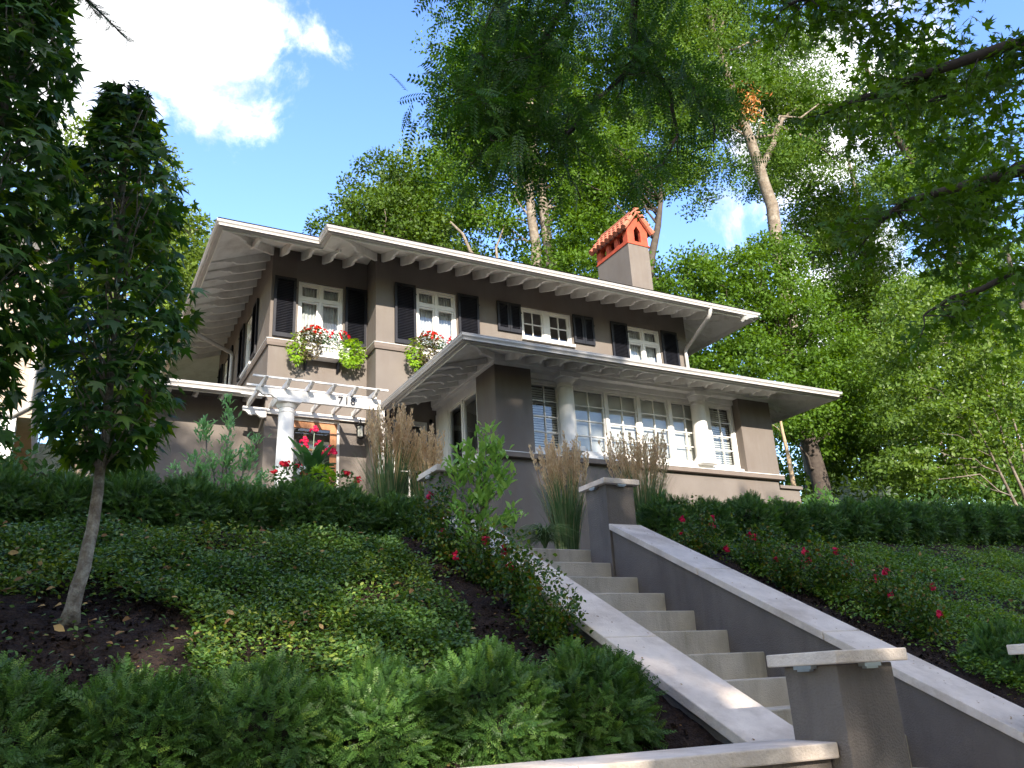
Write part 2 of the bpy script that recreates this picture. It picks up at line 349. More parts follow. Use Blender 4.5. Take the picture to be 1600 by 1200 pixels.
def tpetals(n=6):
    v = []; f = []
    for ring, (k, r, z, tilt) in enumerate(((n, .5, 0, .18), (n-1, .32, .08, .35))):
        for i in range(k):
            a = 2*PI*i/k+ring*.5; c, s_ = math.cos(a), math.sin(a); b = len(v)
            v += [(0, 0, z), (c*r*.6-s_*r*.45, s_*r*.6+c*r*.45, z+tilt*r), (c*r, s_*r, z+tilt*r*1.4), (c*r*.6+s_*r*.45, s_*r*.6-c*r*.45, z+tilt*r)]
            f.append((b, b+1, b+2, b+3))
    return np.array(v, float), f
def nrm(a): return a/np.maximum(np.linalg.norm(a, axis=-1, keepdims=True), 1e-9)
def leafmesh(name, tmpl, P, F, U, S, mat, rnd=None, rs=0):
    tv, tf = tmpl; n = len(P); k = len(tv); P = np.asarray(P, float); F = nrm(np.asarray(F, float)); U = np.asarray(U, float)
    U = nrm(U-F*np.sum(U*F, 1, keepdims=True)); R = np.cross(F, U); S = np.asarray(S, float).reshape(-1, 1)*np.ones((n, 1))
    V = P[:, None, :]+S[:, None, :]*(tv[None, :, 0:1]*R[:, None, :]+tv[None, :, 1:2]*F[:, None, :]+tv[None, :, 2:3]*U[:, None, :])
    V = V.reshape(-1, 3); tl = np.array([len(f) for f in tf]); ti = np.concatenate([np.array(f) for f in tf])
    LI = (ti[None, :]+(np.arange(n)*k)[:, None]).reshape(-1); LT = np.tile(tl, n); LS = np.concatenate([[0], np.cumsum(LT)[:-1]])
    me = D.meshes.new(name); me.vertices.add(len(V)); me.vertices.foreach_set('co', V.astype(np.float32).reshape(-1))
    me.loops.add(len(LI)); me.loops.foreach_set('vertex_index', LI.astype(np.int32))
    me.polygons.add(len(LT)); me.polygons.foreach_set('loop_start', LS.astype(np.int32))
    try: me.polygons.foreach_set('loop_total', LT.astype(np.int32))
    except Exception: pass
    me.update(calc_edges=True); me.materials.append(mat)
    if rnd is None: rnd = np.random.RandomState(rs+5).rand(n)
    at = me.attributes.new('rnd', 'FLOAT', 'FACE'); at.data.foreach_set('value', np.repeat(rnd, len(tf)).astype(np.float32))
    return me
def rdir(rng, n): return nrm(rng.normal(size=(n, 3)))
def clumps(rng, lobes, n, shell=.45):
    """clump centres spread through a union of ellipsoids, denser towards the outside"""
    w = np.array([l[3]*l[4]*l[5] for l in lobes])**.7; w /= w.sum(); idx = rng.choice(len(lobes), n, p=w)
    d = rdir(rng, n); r = rng.rand(n, 1)**shell; L = np.array(lobes)[idx]
    return L[:, :3]+d*r*L[:, 3:6]
def clump_leaves(rng, C, per, cr, flat=.5, up=.6, size=.16, sv=.35, out=.6, hang=0):
    n = len(C)*per; ci = np.repeat(np.arange(len(C)), per); d = rdir(rng, n); r = rng.rand(n, 1)**.5
    cs = (cr*(.6+.8*rng.rand(len(C), 1)))[ci]
    off = d*r*cs; off[:, 2] *= flat
    P = C[ci]+off
    U = nrm(d*out+np.array([0, 0, up])+rng.normal(size=(n, 3))*.45)
    F = nrm(rng.normal(size=(n, 3))*.7+d*.6+np.array([0, 0, -hang])); S = size*(1-sv+2*sv*rng.rand(n))
    base = rng.rand(len(C))[ci]; rnd = np.clip(.55*rng.rand(n)+.45*base, 0, 1)
    return P, F, U, S, rnd
def wiggle(rng, a, b, n, amp, sag=0):
    a, b = np.array(a, float), np.array(b, float); L = np.linalg.norm(b-a); t = np.linspace(0, 1, n)[:, None]
    p = a+(b-a)*t+rng.normal(size=(n, 3))*amp*L*np.sin(t*PI); p[:, 2] += sag*L*np.sin(t[:, 0]*PI); return p
def tree(name, label, cat, base, trunk, r0, lobes, nc, per, cr, leaf, mat, bark='bark', seed=1, flat=.5, tmpl=None, nbr=26, group=None, shell=.45, up=.6, hang=0, extra=None, br=.15, r1=None):
    rng = np.random.RandomState(seed); base = np.array(base, float)
    t = thing(name, label, cat, tuple(base), 0, group)
    lob = [tuple(np.array(l[:3])-base)+tuple(l[3:]) for l in lobes]
    C = clumps(rng, lob, nc, shell)
    P, F, U, S, rn = clump_leaves(rng, C, per, cr, flat, up, leaf, hang=hang)
    link('crown', leafmesh('crown', tmpl or tdiamond(.62), P, F, U, S, M[mat], rn), t)
    mb = MB(); trunks = trunk if isinstance(trunk[0][0], (list, tuple)) else [trunk]
    allp = []
    for tk in trunks:
        tp = [np.array(p, float)-base for p in tk]; pts = []; rr = []
        for i in range(len(tp)-1):
            seg = wiggle(rng, tp[i], tp[i+1], 5, .012)
            pts += list(seg[:-1])
        pts.append(tp[-1]); n = len(pts)
        rr = [r0*(1-.78*(i/(n-1))) for i in range(n)]
        rr[0] *= 1.35; rr[1] *= 1.08; mb.tube(pts, rr, 9); allp += [(p, r) for p, r in zip(pts, rr)][n//4:]
    tops = np.array([p for p, r in allp]); trr = [r for p, r in allp]
    for j in range(min(nbr, len(C))):
        c = C[rng.randint(len(C))]; dd = np.linalg.norm(tops-c, axis=1)+np.where(tops[:, 2] > c[2]-.1*abs(c[2]), 6.0, 0); k = int(np.argmin(dd))
        r = min(trr[k]*.6, r0*br*(.5+.8*rng.rand())); seg = wiggle(rng, tops[k], c, 7, .05, .06)
        mb.tube(list(seg), [r*(1-.12*i) for i in range(7)], 6)
    if extra: 
        for pts, r in extra: 
            q = [np.array(p, float)-base for p in pts]; mb.tube(q, [r*(1-.7*i/(len(q)-1)) for i in range(len(q))], 7)
    mb.build('trunk', M[bark], t, smooth=True)
    return t

#@@GROUND
# ---------------------------------------------------------------- ground, pavement, road
def hgt(x, y):
    """height of the garden ground"""
    wy = 2.86-.13*(x-1.3)                     # line of the low front wall
    if y < min(wy, 2.95)-.12: return 0.0
    bank = 1.13+.49*(y-2.93); top = 2.55+.05*(y-5.9)
    if x > 4.8:
        s = min(1, max(0, (y-3.0)/2.5)); top += .055*(min(x, 12)-4.8)*s
    z = max(1.13, min(bank, top))
    if y > 8: z = max(z, min(2.66+.12*(y-8), 3.5))
    if y > 27: z += .10*min(y-27, 60)
    if 2.80 < x < 4.45 and y < 6.5: return min(z, 0.02) if y < 6.1 else min(z, 2.40)
    return z
def ground():
    def axis(lo, hi, step, coarse, pins):
        a = list(np.arange(lo, hi, step)); a += list(coarse)+pins
        return sorted({round(float(v), 4) for v in a})
    xs = axis(-3, 10, .07, [-400, -200, -100, -60, -40, -25, -15, -10, -7, -5, -4]+list(range(11, 30))+[35, 45, 60, 90, 150, 300, 500], [2.79, 2.81, 4.44, 4.46])
    ys = axis(1.8, 7.2, .07, [-400, -200, -100, -50, -25, -12, -6, -3, 0, 1]+[7.5+.5*i for i in range(14)]+list(range(15, 34))+[40, 50, 60, 75, 90, 130, 200, 400, 600], [6.09, 6.11, 6.49, 6.51])
    rng = np.random.RandomState(3); v = []; f = []
    for j, y in enumerate(ys):
        for i, x in enumerate(xs):
            z = hgt(x, y)
            if 1.0 < z < 4 and -3 < x < 10 and y < 7.5: z += rng.normal()*.009+.02*math.sin(x*5.1+y*2)*math.sin(y*4.3)
            v.append((x, y, z))
    nx = len(xs)
    for j in range(len(ys)-1):
        for i in range(nx-1): f.append((j*nx+i, j*nx+i+1, (j+1)*nx+i+1, (j+1)*nx+i))
    me = D.meshes.new('ground'); me.from_pydata(v, [], f); me.materials.append(M['soil']); me.update()
    o = link('ground', me); tag(o, kind='structure')
ground()
mb = MB(); mb.box(-60, 60, -2.4, 2.2, -.1, .012); tag(mb.build('pavement', M['pave'], bev=.01), kind='structure')
mb = MB(); mb.box(-60, 60, -10.5, -2.55, -.3, .004); tag(mb.build('road', M['asphalt']), kind='structure')
mb = MB(); mb.box(-60, 60, -2.55, -2.4, -.2, .13); tag(mb.build('kerb', M['stone'], bev=.02), kind='structure')

#@@HOUSE
# ---------------------------------------------------------------- the house
H = thing('house', 'large taupe stucco house with deep white eaves, dark shutters and a glazed front porch', 'house', (9, 16, 3.4))
HL = Vector((9, 16, 3.4))
class HB(MB):
    """mesh builder whose coordinates are world coordinates, parented under the house"""
    def build(s, name, mat, parent=None, **k):
        off = HL
        s.v = [(x-off.x, y-off.y, z-off.z) for x, y, z in s.v]
        return MB.build(s, name, mat, parent or H, **k)
WT = 10.74; EG = 10.33
# upper front windows (x0,x1,z0,z1)
W1 = (4.02, 5.02, 8.66, 10.06); W2 = (6.53, 7.52, 8.66, 10.09); W3 = (9.24, 10.66, 9.27, 10.09); W4 = (12.36, 13.41, 8.66, 10.09)
DOOR = (3.74, 5.0, 4.75, 6.92)
w = HB()
wall_holes(w, 5.575, 14.3, 3.0, WT+.05, 16.0, [W2, W3, W4, (5.95, 6.75, 5.2, 6.9)])
wall_holes(w, 3.43, 5.575, 3.0, WT+.05, 16.6, [W1, DOOR])
w.add([(5.575, 16, 3), (5.575, 16.6, 3), (5.575, 16.6, WT+.05), (5.575, 16, WT+.05)], [(0, 1, 2, 3)])
SW = [(18.3, 19.3, 8.7, 10.06), (21.3, 22.2, 8.7, 10.06)]
wall_holes(w, 16.6, 23, 3.0, WT+.05, 3.43, SW, 'x')
w.add([(14.3, 16, 3), (14.3, 23, 3), (14.3, 23, WT+.05), (14.3, 16, WT+.05)], [(0, 1, 2, 3)])
w.add([(3.43, 23, 3), (14.3, 23, 3), (14.3, 23, WT+.05), (3.43, 23, WT+.05)], [(0, 1, 2, 3)])
w.build('wall', M['stucco'])
# interior so that the openings look into a dark room, not through the house
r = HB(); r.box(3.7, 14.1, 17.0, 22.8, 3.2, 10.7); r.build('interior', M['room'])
# belt course
b = HB(); b.sweep([(3.43, 23), (3.43, 16.6), (5.575, 16.6), (5.575, 16.0), (14.3, 16.0), (14.3, 23)], [(-.02, -.06), (.035, -.06), (.05, 0), (.05, .07), (-.02, .085)])
for i, (x, y, z) in enumerate(b.v): b.v[i] = (x, y, z+8.51)
b.build('belt_course', M['ledge'])
b = HB(); b.sweep([(3.43, 23), (3.43, 16.6), (5.575, 16.6), (5.575, 16.0), (14.3, 16.0)], [(0.0, .087), (.056, .075), (.056, .086), (0.0, .10)])
b.v = [(x, y, z+8.51) for x, y, z in b.v]; b.build('belt_flashing', M['flash'])

# windows ---------------------------------------------------------
def window(x0, x1, z0, z1, y, cols, rows=None, transom=None, axis='y', fr=.055, blinds=None, curtain=False, mull=.06, sash=.04, name='window', out=-1, rec=.09, sillw=0):
    """frame, sashes and muntins in one mesh; glass and blinds as sub-parts. cols = number of casements, rows = rows of lights"""
    m_ = HB(); yf = y+rec
    def B(mb, a, b_, c, d, y0, y1):
        if axis == 'y': mb.box(a, b_, y0, y1, c, d)
        else: mb.box(y0, y1, a, b_, c, d)
    B(m_, x0, x0+fr, z0, z1, yf-.05, yf+.05); B(m_, x1-fr, x1, z0, z1, yf-.05, yf+.05); B(m_, x0+fr, x1-fr, z1-fr, z1, yf-.048, yf+.05); B(m_, x0+fr, x1-fr, z0, z0+fr, yf-.048, yf+.05)
    if sillw: B(m_, x0-.03, x1+.03, z0-.07, z0-.004, y-.07, yf+.04)
    a0, a1 = x0+fr, x1-fr; wd = (a1-a0-(cols-1)*mull)/cols
    zt = z1-fr; zb = z0+fr
    parts = [(zb, zt)]
    if transom: B(m_, a0, a1, transom-.035, transom+.035, yf-.045, yf+.045); parts = [(zb, transom-.035), (transom+.035, zt)]
    for c in range(cols):
        u0 = a0+c*(wd+mull); u1 = u0+wd
        if c: B(m_, u0-mull, u0, zb, zt, yf-.046, yf+.046)
        for k, (q0, q1) in enumerate(parts):
            g = .025
            B(m_, u0+.002, u0+sash, q0+.002, q1-.002, yf-g, yf+g); B(m_, u1-sash, u1-.002, q0+.002, q1-.002, yf-g, yf+g)
            B(m_, u0+sash, u1-sash, q1-sash, q1-.002, yf-g+.002, yf+g-.002); B(m_, u0+sash, u1-sash, q0+.002, q0+sash, yf-g+.002, yf+g-.002)
            rc = (rows or (1, 1))
            if k == 1: rc = (1, 1)
            elif transom: rc = (1, 2)
            for i in range(1, rc[0]): xm = u0+sash+(u1-u0-2*sash)*i/rc[0]; B(m_, xm-.011, xm+.011, q0+sash, q1-sash, yf-.018, yf+.018)
            for j in range(1, rc[1]):
                zm = q0+sash+(q1-q0-2*sash)*j/rc[1]
                if transom: zm = q0+.28*(q1-q0)
                B(m_, u0+sash, u1-sash, zm-.011, zm+.011, yf-.016, yf+.016)
    o = m_.build(name, M['white'])
    def sub(mb, nm, mt):
        mb.v = [(a-HL.x, b_-HL.y, c-HL.z) for a, b_, c in mb.v]; return MB.build(mb, nm, M[mt], o)
    p = MB(); q0 = [(a0+.01, zb+.01), (a1-.01, zb+.01), (a1-.01, zt-.01), (a0+.01, zt-.01)]
    p.add([(u, yf+.006, z) if axis == 'y' else (yf+.006, u, z) for u, z in q0], [(0, 1, 2, 3)]); p.flip = axis; sub(p, 'pane', 'glass')
    if blinds is not None:
        s_ = MB(); n = int((zt-zb)/.05)
        for i in range(n):
            zc = zb+.02+i*.05; t = blinds; 
            if axis == 'y': s_.add([(a0, yf+.10-t*.012, zc+t*.022), (a1, yf+.10-t*.012, zc+t*.022), (a1, yf+.10+t*.012, zc-t*.022), (a0, yf+.10+t*.012, zc-t*.022)], [(0, 1, 2, 3)])
            else: s_.add([(yf+.10-t*.025, a0, zc-.02), (yf+.10-t*.025, a1, zc-.02), (yf+.10+t*.025, a1, zc+.02), (yf+.10+t*.025, a0, zc+.02)], [(0, 1, 2, 3)])
        sub(s_, 'blind', 'blind')
    if curtain:
        s_ = MB(); n = 40; vs = []; fs = []
        for i in range(n+1):
            u = a0+(a1-a0)*i/n; dd = yf+.12+.018*math.sin(i*1.9)+.01*math.sin(i*.7)
            for z in (zb, zt): vs.append((u, dd, z) if axis == 'y' else (dd, u, z))
        fs = [(2*i, 2*i+2, 2*i+3, 2*i+1) for i in range(n)]; s_.add(vs, fs); sub(s_, 'curtain', 'curtain')
    return o
window(*W1, 16.6, 2, transom=9.66, curtain=True, sillw=1)
window(*W2, 16.0, 2, transom=9.69, curtain=True, sillw=1)
window(*W3, 16.0, 2, rows=(2, 2), curtain=False, mull=.16, sillw=1)
window(*W4, 16.0, 2, transom=9.69, curtain=True, sillw=1)
window(5.95, 6.75, 5.2, 6.9, 16.0, 1, rows=(2, 3))
for s_ in SW: window(s_[0], s_[1], s_[2], s_[3], 3.43, 2, transom=9.66, axis='x', curtain=True, sillw=1)

# shutters --------------------------------------------------------
def shutter(x0, x1, z0, z1, y, axis='y', panels=1):
    m_ = HB(); t = .04; y0 = y-.055; y1 = y-.015; st = .055
    def B(a, b_, c, d, p, q):
        if axis == 'y': m_.box(a, b_, p, q, c, d)
        else: m_.box(p, q, a, b_, c, d)
    cols = [(x0, x1)] if panels == 1 else [(x0, (x0+x1)/2-.004), ((x0+x1)/2+.004, x1)]
    for a, b_ in cols:
        B(a, a+st, z0, z1, y0, y1); B(b_-st, b_, z0, z1, y0, y1); B(a+st, b_-st, z0, z0+.09, y0+.002, y1); B(a+st, b_-st, z1-.07, z1, y0+.002, y1)
        n = int((z1-z0-.16)/.038)
        for i in range(n):
            z = z0+.10+i*.038
            if axis == 'y': m_.add([(a+st, y0+.006, z-.004), (b_-st, y0+.006, z-.004), (b_-st, y1-.006, z+.026), (a+st, y1-.006, z+.026), (a+st, y0+.012, z-.010), (b_-st, y0+.012, z-.010), (b_-st, y1, z+.020), (a+st, y1, z+.020)], [(0, 1, 2, 3), (7, 6, 5, 4), (0, 4, 5, 1)])
            else: m_.add([(y0+.006, a+st, z-.004), (y0+.006, b_-st, z-.004), (y1-.006, b_-st, z+.026), (y1-.006, a+st, z+.026)], [(0, 1, 2, 3)])
        B(a+st, b_-st, z0+.09, z1-.07, y1-.006, y1-.001)
    hz = z1-.25
    B(x1-.03, x1+.01, hz, hz+.03, y-.075, y-.056)
    return m_.build('shutter', M['shutter'])
for a in ((3.49, 3.96, 8.66, 10.07, 16.6), (5.06, 5.55, 8.66, 10.08, 16.6), (6.0, 6.5, 8.64, 10.1, 16.0), (7.55, 8.08, 8.64, 10.11, 16.0),
          (11.83, 12.34, 8.64, 10.1, 16.0), (13.44, 13.96, 8.64, 10.1, 16.0)): shutter(*a)
shutter(8.57, 9.21, 9.34, 10.1, 16.0, panels=2); shutter(10.69, 11.30, 9.34, 10.1, 16.0, panels=2)
for a, b_, c, d in SW: shutter(a-.5, a-.02, c, d, 3.43, 'x'); shutter(b_+.02, b_+.5, c, d, 3.43, 'x')
shutter(5.60, 5.93, 5.1, 6.95, 16.0); shutter(6.78, 6.84, 5.1, 6.95, 16.0)

# main roof -------------------------------------------------------
OUT = [(4.04, 14.5), (15.6, 14.5), (15.6, 24.5), (2.04, 24.5), (2.04, 15.1), (4.04, 15.1)]
INN = [(5.575, 16.0), (14.3, 16.0), (14.3, 23.0), (3.43, 23.0), (3.43, 16.6), (5.575, 16.6)]
def soffit(OUT, INN, zo, zi, name='soffit'):
    s = HB(); n = len(OUT)
    vs = [(x, y, zo) for x, y in OUT]+[(x, y, zi) for x, y in INN]
    s.add(vs, [(i, (i+1) % n, (i+1) % n+n, i+n) for i in range(n)])
    return s.build(name, M['soffit'])
soffit(OUT, INN, 10.20, 10.76)
s = HB(); n = 6; vs = [(x, y, 10.36) for x, y in OUT]+[(x, y, 10.98) for x, y in INN]+[(8, 19.8, 12.3), (11, 19.8, 12.3)]
s.add(vs, [(i, (i+1) % n, (i+1) % n+n, i+n) for i in range(n)]+[(6, 7, 13, 12), (7, 8, 13), (8, 9, 12, 13), (9, 10, 12), (10, 11, 12), (11, 6, 12)])
s.build('roof', M['roof'])
GUT = [(-.02, -.135), (.05, -.135), (.062, -.125), (.066, -.085), (.085, -.060), (.112, -.048), (.118, -.035), (.118, -.012), (.126, -.010), (.126, 0.0), (.104, 0.0), (.104, -.03), (.0, -.05), (-.02, -.03)]
def gutter(path, z, name='gutter', closed=True):
    g = HB(); g.sweep([(x, y, z) for x, y in path], GUT, closed=closed); return g.build(name, M['gutter'])
gutter([(x, y) for x, y in [(4.14, 14.62), (15.50, 14.62), (15.50, 24.4), (2.14, 24.4), (2.14, 15.22), (4.14, 15.22)]], EG)
fb = HB(); fb.sweep([(4.14, 14.62, 0), (15.50, 14.62, 0), (15.50, 24.4, 0), (2.14, 24.4, 0), (2.14, 15.22, 0), (4.14, 15.22, 0)], [(-.04, 10.16), (-.022, 10.16), (-.022, 10.34), (-.04, 10.34)], closed=True)
fb.build('fascia', M['white'])
# rafter tails
def tailprofile(L, slope, d0=.20, d1=.075):
    """(distance from wall, z below soffit line) : deep at wall, ogee, shallow nose"""
    top = [(0, 0), (L, -slope*L)]
    a = L*.52; pts = []
    def zt(d): return -slope*d
    low = [(L, .05), (L-.03, d1), (a+.30, d1), (a+.24, d1+.010), (a+.19, d1+.035), (a+.15, d1+.045), (a+.11, d1+.035), (a+.07, d1+.055), (a+.02, d1+.10), (a-.06, d0-.012), (a-.14, d0), (0, d0)]
    return top+[(d, zt(d)-q) for d, q in low]
def tailmesh(L, slope, th=.055, **k):
    mb = MB(); mb.prism([(-d, z) for d, z in tailprofile(L, slope, **k)], -th/2, th/2, 'x')   # extends towards -y
    return mb.mesh('rafter_tail', M['soffit'])
def rafters(me, pts):
    for (x, y, z, rz) in pts:
        o = link('rafter_tail', me, H, (x-HL.x, y-HL.y, z-HL.z), rz)
SL = .56/1.5
tm = tailmesh(1.32, SL); L1 = []
for i in range(20): L1.append((5.72+.455*i, 16.0, 10.757, 0))
for i in range(4): L1.append((3.60+.47*i, 16.6, 10.757, 0))
for i in range(14): L1.append((3.43, 16.85+.46*i, 10.757, -PI/2))
for i in range(12): L1.append((14.3, 16.3+.5*i, 10.757, PI/2))
rafters(tm, L1)
hip = tailmesh(1.86, .56/2.12)
rafters(hip, [(5.575, 16, 10.757, -PI/4), (14.3, 16, 10.757, PI/4), (3.43, 16.6, 10.757, -PI/4)])
jk = tailmesh(.9, SL, d0=.15)
rafters(jk, [(4.95, 15.75, 10.52, -PI/2+0.0), (14.75, 15.55, 10.56, 0), (15.1, 15.1, 10.40, 0), (2.9, 16.2, 10.54, 0), (4.9, 15.3, 10.50, 0)][1:4])

# chimney ---------------------------------------------------------
cx0, cx1, cy0, cy1 = 13.66, 14.40, 17.2, 18.8
c = HB(); c.box(cx0, cx1, cy0, cy1, 10.4, 13.40); ch = c.build('chimney', M['stucco'], bev=.01)
def csub(mb, nm, mt, bev=0):
    mb.v = [(a-HL.x, b_-HL.y, c_-HL.z) for a, b_, c_ in mb.v]; return MB.build(mb, nm, M[mt], ch, bev=bev)
q = MB(); q.box(cx0-.025, cx1+.025, cy0-.025, cy1+.025, 13.40, 13.45); csub(q, 'band', 'red', .006)
q = MB(); zb, ze, za = 13.452, 13.93, 14.42; xm = (cx0+cx1)/2
def gable(y0, y1):
    h0, h1, zl, zh, zp = xm-.115, xm+.115, zb+.07, zb+.42, zb+.60
    q.prism([(cx0, zb), (xm, zb), (xm, zl), (h0, zl), (h0, zh), (xm, zp), (xm, za), (cx0, ze)], y0, y1, 'y')
    q.prism([(xm, zb), (cx1, zb), (cx1, ze), (xm, za), (xm, zp), (h1, zh), (h1, zl), (xm, zl)], y0, y1, 'y')
gable(cy0, cy0+.1); gable(cy1-.1, cy1)
for xx, o_ in ((cx0, 1), (cx1, -1)):
    ys = [cy0+.1, cy0+.22, cy0+.50, cy0+.66, cy0+.94, cy0+1.10, cy0+1.38, cy1-.1]
    for i in range(0, 8, 2): q.box(xx, xx+o_*.1, ys[i], ys[i+1], zb, ze)
    for i in range(1, 6, 2): q.box(xx, xx+o_*.1, ys[i], ys[i+1], zb, zb+.09); q.box(xx, xx+o_*.1, ys[i], ys[i+1], ze-.06, ze)
csub(q, 'vent_house', 'red')
q = MB()
for sx in (-1, 1):
    ex = xm+sx*(cx1-cx0+.22)/2; sl = (za-ze)/((cx1-cx0)/2); zx = za+.03-sl*abs(ex-xm)
    q.prism([(xm, za+.03), (ex, zx), (ex, zx+.05), (xm, za+.08)], cy0-.10, cy1+.10, 'y')
csub(q, 'gable_roof', 'shutter')
q = MB(); nb = 9
for sx in (-1, 1):
    for i in range(nb):
        y = cy0-.06+(cy1-cy0+.12)*i/(nb-1)
        for k in range(3):
            p0 = 1-k/3.0; p1 = 1-(k+1)/3.0-.04
            def pt(p, up): xx = xm+sx*(cx1-cx0+.26)/2*(1-p); return (xx, y, za+.095+up-sl*abs(xx-xm))
            q.tube([pt(p0, .01), pt(p1, .035)], [.078, .098], 8)
q.tube([(xm, cy0-.12, za+.16), (xm, cy1+.12, za+.16)], .07, 8)
csub(q, 'tile_cover', 'tile')
q = MB()
for sx in (-1, 1):
    ex = xm+sx*(cx1-cx0+.26)/2
    q.prism([(xm, za+.04), (ex, za+.04-sl*abs(ex-xm)), (ex, za+.14-sl*abs(ex-xm)), (xm, za+.14)], cy0-.135, cy0-.102, 'y')
csub(q, 'verge_board', 'tile')

# downspouts ------------------------------------------------------
def spout(pts, r=.042, name='downspout'):
    s = HB(); P = [Vector(p) for p in pts]; out_ = [P[0]]
    for i in range(1, len(P)-1):
        a = (P[i-1]-P[i]).normalized(); b_ = (P[i+1]-P[i]).normalized()
        for t in (.10, .05): out_.append(P[i]+a*t)
        for t in (.05, .10): out_.append(P[i]+b_*t)
    out_.append(P[-1]); s.tube(out_, r, 8); return s.build(name, M['gutter'], smooth=True)
spout([(13.95, 14.55, 10.22), (13.95, 14.62, 10.02), (14.17, 15.93, 9.62), (14.20, 15.93, 7.3)], .05)
spout([(2.06, 19.9, 10.22), (2.10, 19.9, 10.0), (3.37, 20.6, 9.75), (3.37, 20.7, 7.6)], .05)

# front porch -----------------------------------------------------
PT = 7.17
p = HB()
p.box(6.85, 7.64, 13.0, 13.80, 5.50, PT); p.build('porch_pier', M['stucco'], bev=.012)
p = HB(); p.box(12.87, 13.80, 13.0, 13.80, 5.50, PT); p.build('porch_pier', M['stucco'], bev=.012)
p = HB(); p.box(6.9, 13.76, 13.04, 16.0, 2.2, 5.37); p.build('porch_base', M['stucco'])
p = HB(); p.sweep([(6.9, 15.98), (6.9, 13.04), (13.76, 13.04), (13.76, 15.98)], [(-.25, 5.372), (.075, 5.372), (.10, 5.385), (.10, 5.47), (-.25, 5.485)]); p.build('porch_ledge', M['ledge'])
p = HB(); p.sweep([(6.9, 15.98), (6.9, 13.04), (13.76, 13.04), (13.76, 15.98)], [(-.2, 5.486), (.108, 5.472), (.108, 5.484), (-.2, 5.499)]); p.build('ledge_flashing', M['flash'])
p = HB(); p.box(13.80, 14.42, 13.10, 13.5, 2.2, 5.22); p.box(13.80, 14.47, 13.04, 13.55, 5.222, 5.29); p.build('porch_buttress', M['stucco'])
# white header and beam over the openings
p = HB()
p.box(7.64, 12.87, 13.16, 13.55, 7.06, 7.169)
p.box(6.95, 7.3, 13.8, 15.98, 7.06, 7.169)
p.sweep([(6.88, 15.98), (6.88, 13.03), (13.77, 13.03), (13.77, 15.98)], [(-.5, 7.171), (.03, 7.171), (.03, 7.23), (.055, 7.24), (.055, 7.40), (-.5, 7.40)])
p.build('porch_beam', M['white'])
p = HB(); p.box(7.64, 12.87, 13.10, 13.5, 5.502, 5.59); p.build('window_stool', M['white'], bev=.006)
YW = 13.25
WP = [(7.66, 8.42, 5.595, 7.055, 1), (8.62, 11.95, 5.595, 7.055, 4), (12.12, 12.865, 5.595, 7.055, 1)]
for a, b_, c_, d_, k in WP: window(a, b_, c_, d_, YW-.09, k, rows=(2, 4), blinds=(1.15 if k == 4 else .62), mull=.07, fr=.07 if k == 4 else .06)
p = HB(); p.box(8.42, 8.62, 13.2, 13.4, 5.592, 7.058); p.box(11.95, 12.12, 13.2, 13.4, 5.592, 7.058); p.build('mullion_post', M['white'])
def column(cx, cy, z0, z1, r=.155, sq=.21):
    c = HB(); h = z1-z0
    c.box(cx-sq, cx+sq, cy-sq, cy+sq, z0, z0+.10)
    c.lathe([(r*1.28, .10), (r*1.3, .13), (r*1.18, .15), (r*1.05, .17), (r, .20), (r*.99, h*.4), (r*.87, h-.26), (r*.93, h-.255), (r*.95, h-.235), (r*.88, h-.225), (r*.88, h-.17), (r*.98, h-.16), (r*1.18, h-.10), (r*1.22, h-.085)], cx, cy, 32, z0)
    c.box(cx-r*1.38, cx+r*1.38, cy-r*1.38, cy+r*1.38, z1-.082, z1-.002)
    c.build('column', M['white'], bev=.004)
column(8.47, 13.12, 5.593, 7.168, .168, .22); column(11.80, 13.12, 5.593, 7.168, .168, .22)
window(13.9, 15.42, 5.60, 7.055, 6.93, 2, axis='x', fr=.07, rec=.05)
p = HB(); p.box(6.93, 7.1, 15.42, 15.98, 5.50, 7.058); p.box(6.92, 7.1, 13.80, 13.9, 5.50, 7.058); p.box(6.93, 7.1, 13.9, 15.42, 5.50, 5.598); p.build('side_panel', M['white'])
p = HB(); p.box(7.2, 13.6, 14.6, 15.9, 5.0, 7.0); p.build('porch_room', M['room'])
PO = [(5.68, 11.88), (14.89, 11.88), (14.89, 15.98), (5.68, 15.98)]
s = HB(); I3 = [(6.85, 13.0), (13.80, 13.0), (13.80, 15.98), (6.85, 15.98)]
vs = [(x, y, 7.06) for x, y in PO]+[(x, y, 7.39) for x, y in I3]
s.add(vs, [(0, 1, 5, 4), (1, 2, 6, 5), (3, 0, 4, 7)]); s.build('soffit', M['soffit'])
s = HB(); vs = [(x, y, 7.19) for x, y in PO]+[(8.6, 15.98, 8.3), (12, 15.98, 8.3)]
s.add(vs, [(0, 1, 5, 4), (1, 2, 5), (3, 0, 4)]); s.build('roof', M['roof'])
gutter([(5.79, 15.98), (5.79, 11.99), (14.78, 11.99), (14.78, 15.98)], 7.18, closed=False)
fb = HB(); fb.sweep([(5.79, 15.98), (5.79, 11.99), (14.78, 11.99), (14.78, 15.98)], [(-.04, 7.02), (-.022, 7.02), (-.022, 7.18), (-.04, 7.18)]); fb.build('fascia', M['white'])
pt_ = tailmesh(.99, .33/1.12, d0=.12, d1=.05, th=.05)
rafters(pt_, [(7.1+.44*i, 13.0, 7.385, 0) for i in range(15)]+[(6.85, 13.25+.44*i, 7.385, -PI/2) for i in range(6)]+[(13.80, 13.3+.44*i, 7.385, PI/2) for i in range(6)])
ph = tailmesh(1.45, .33/1.58, d0=.12, d1=.05, th=.05); rafters(ph, [(6.85, 13, 7.385, -PI/4), (13.80, 13, 7.385, PI/4)])
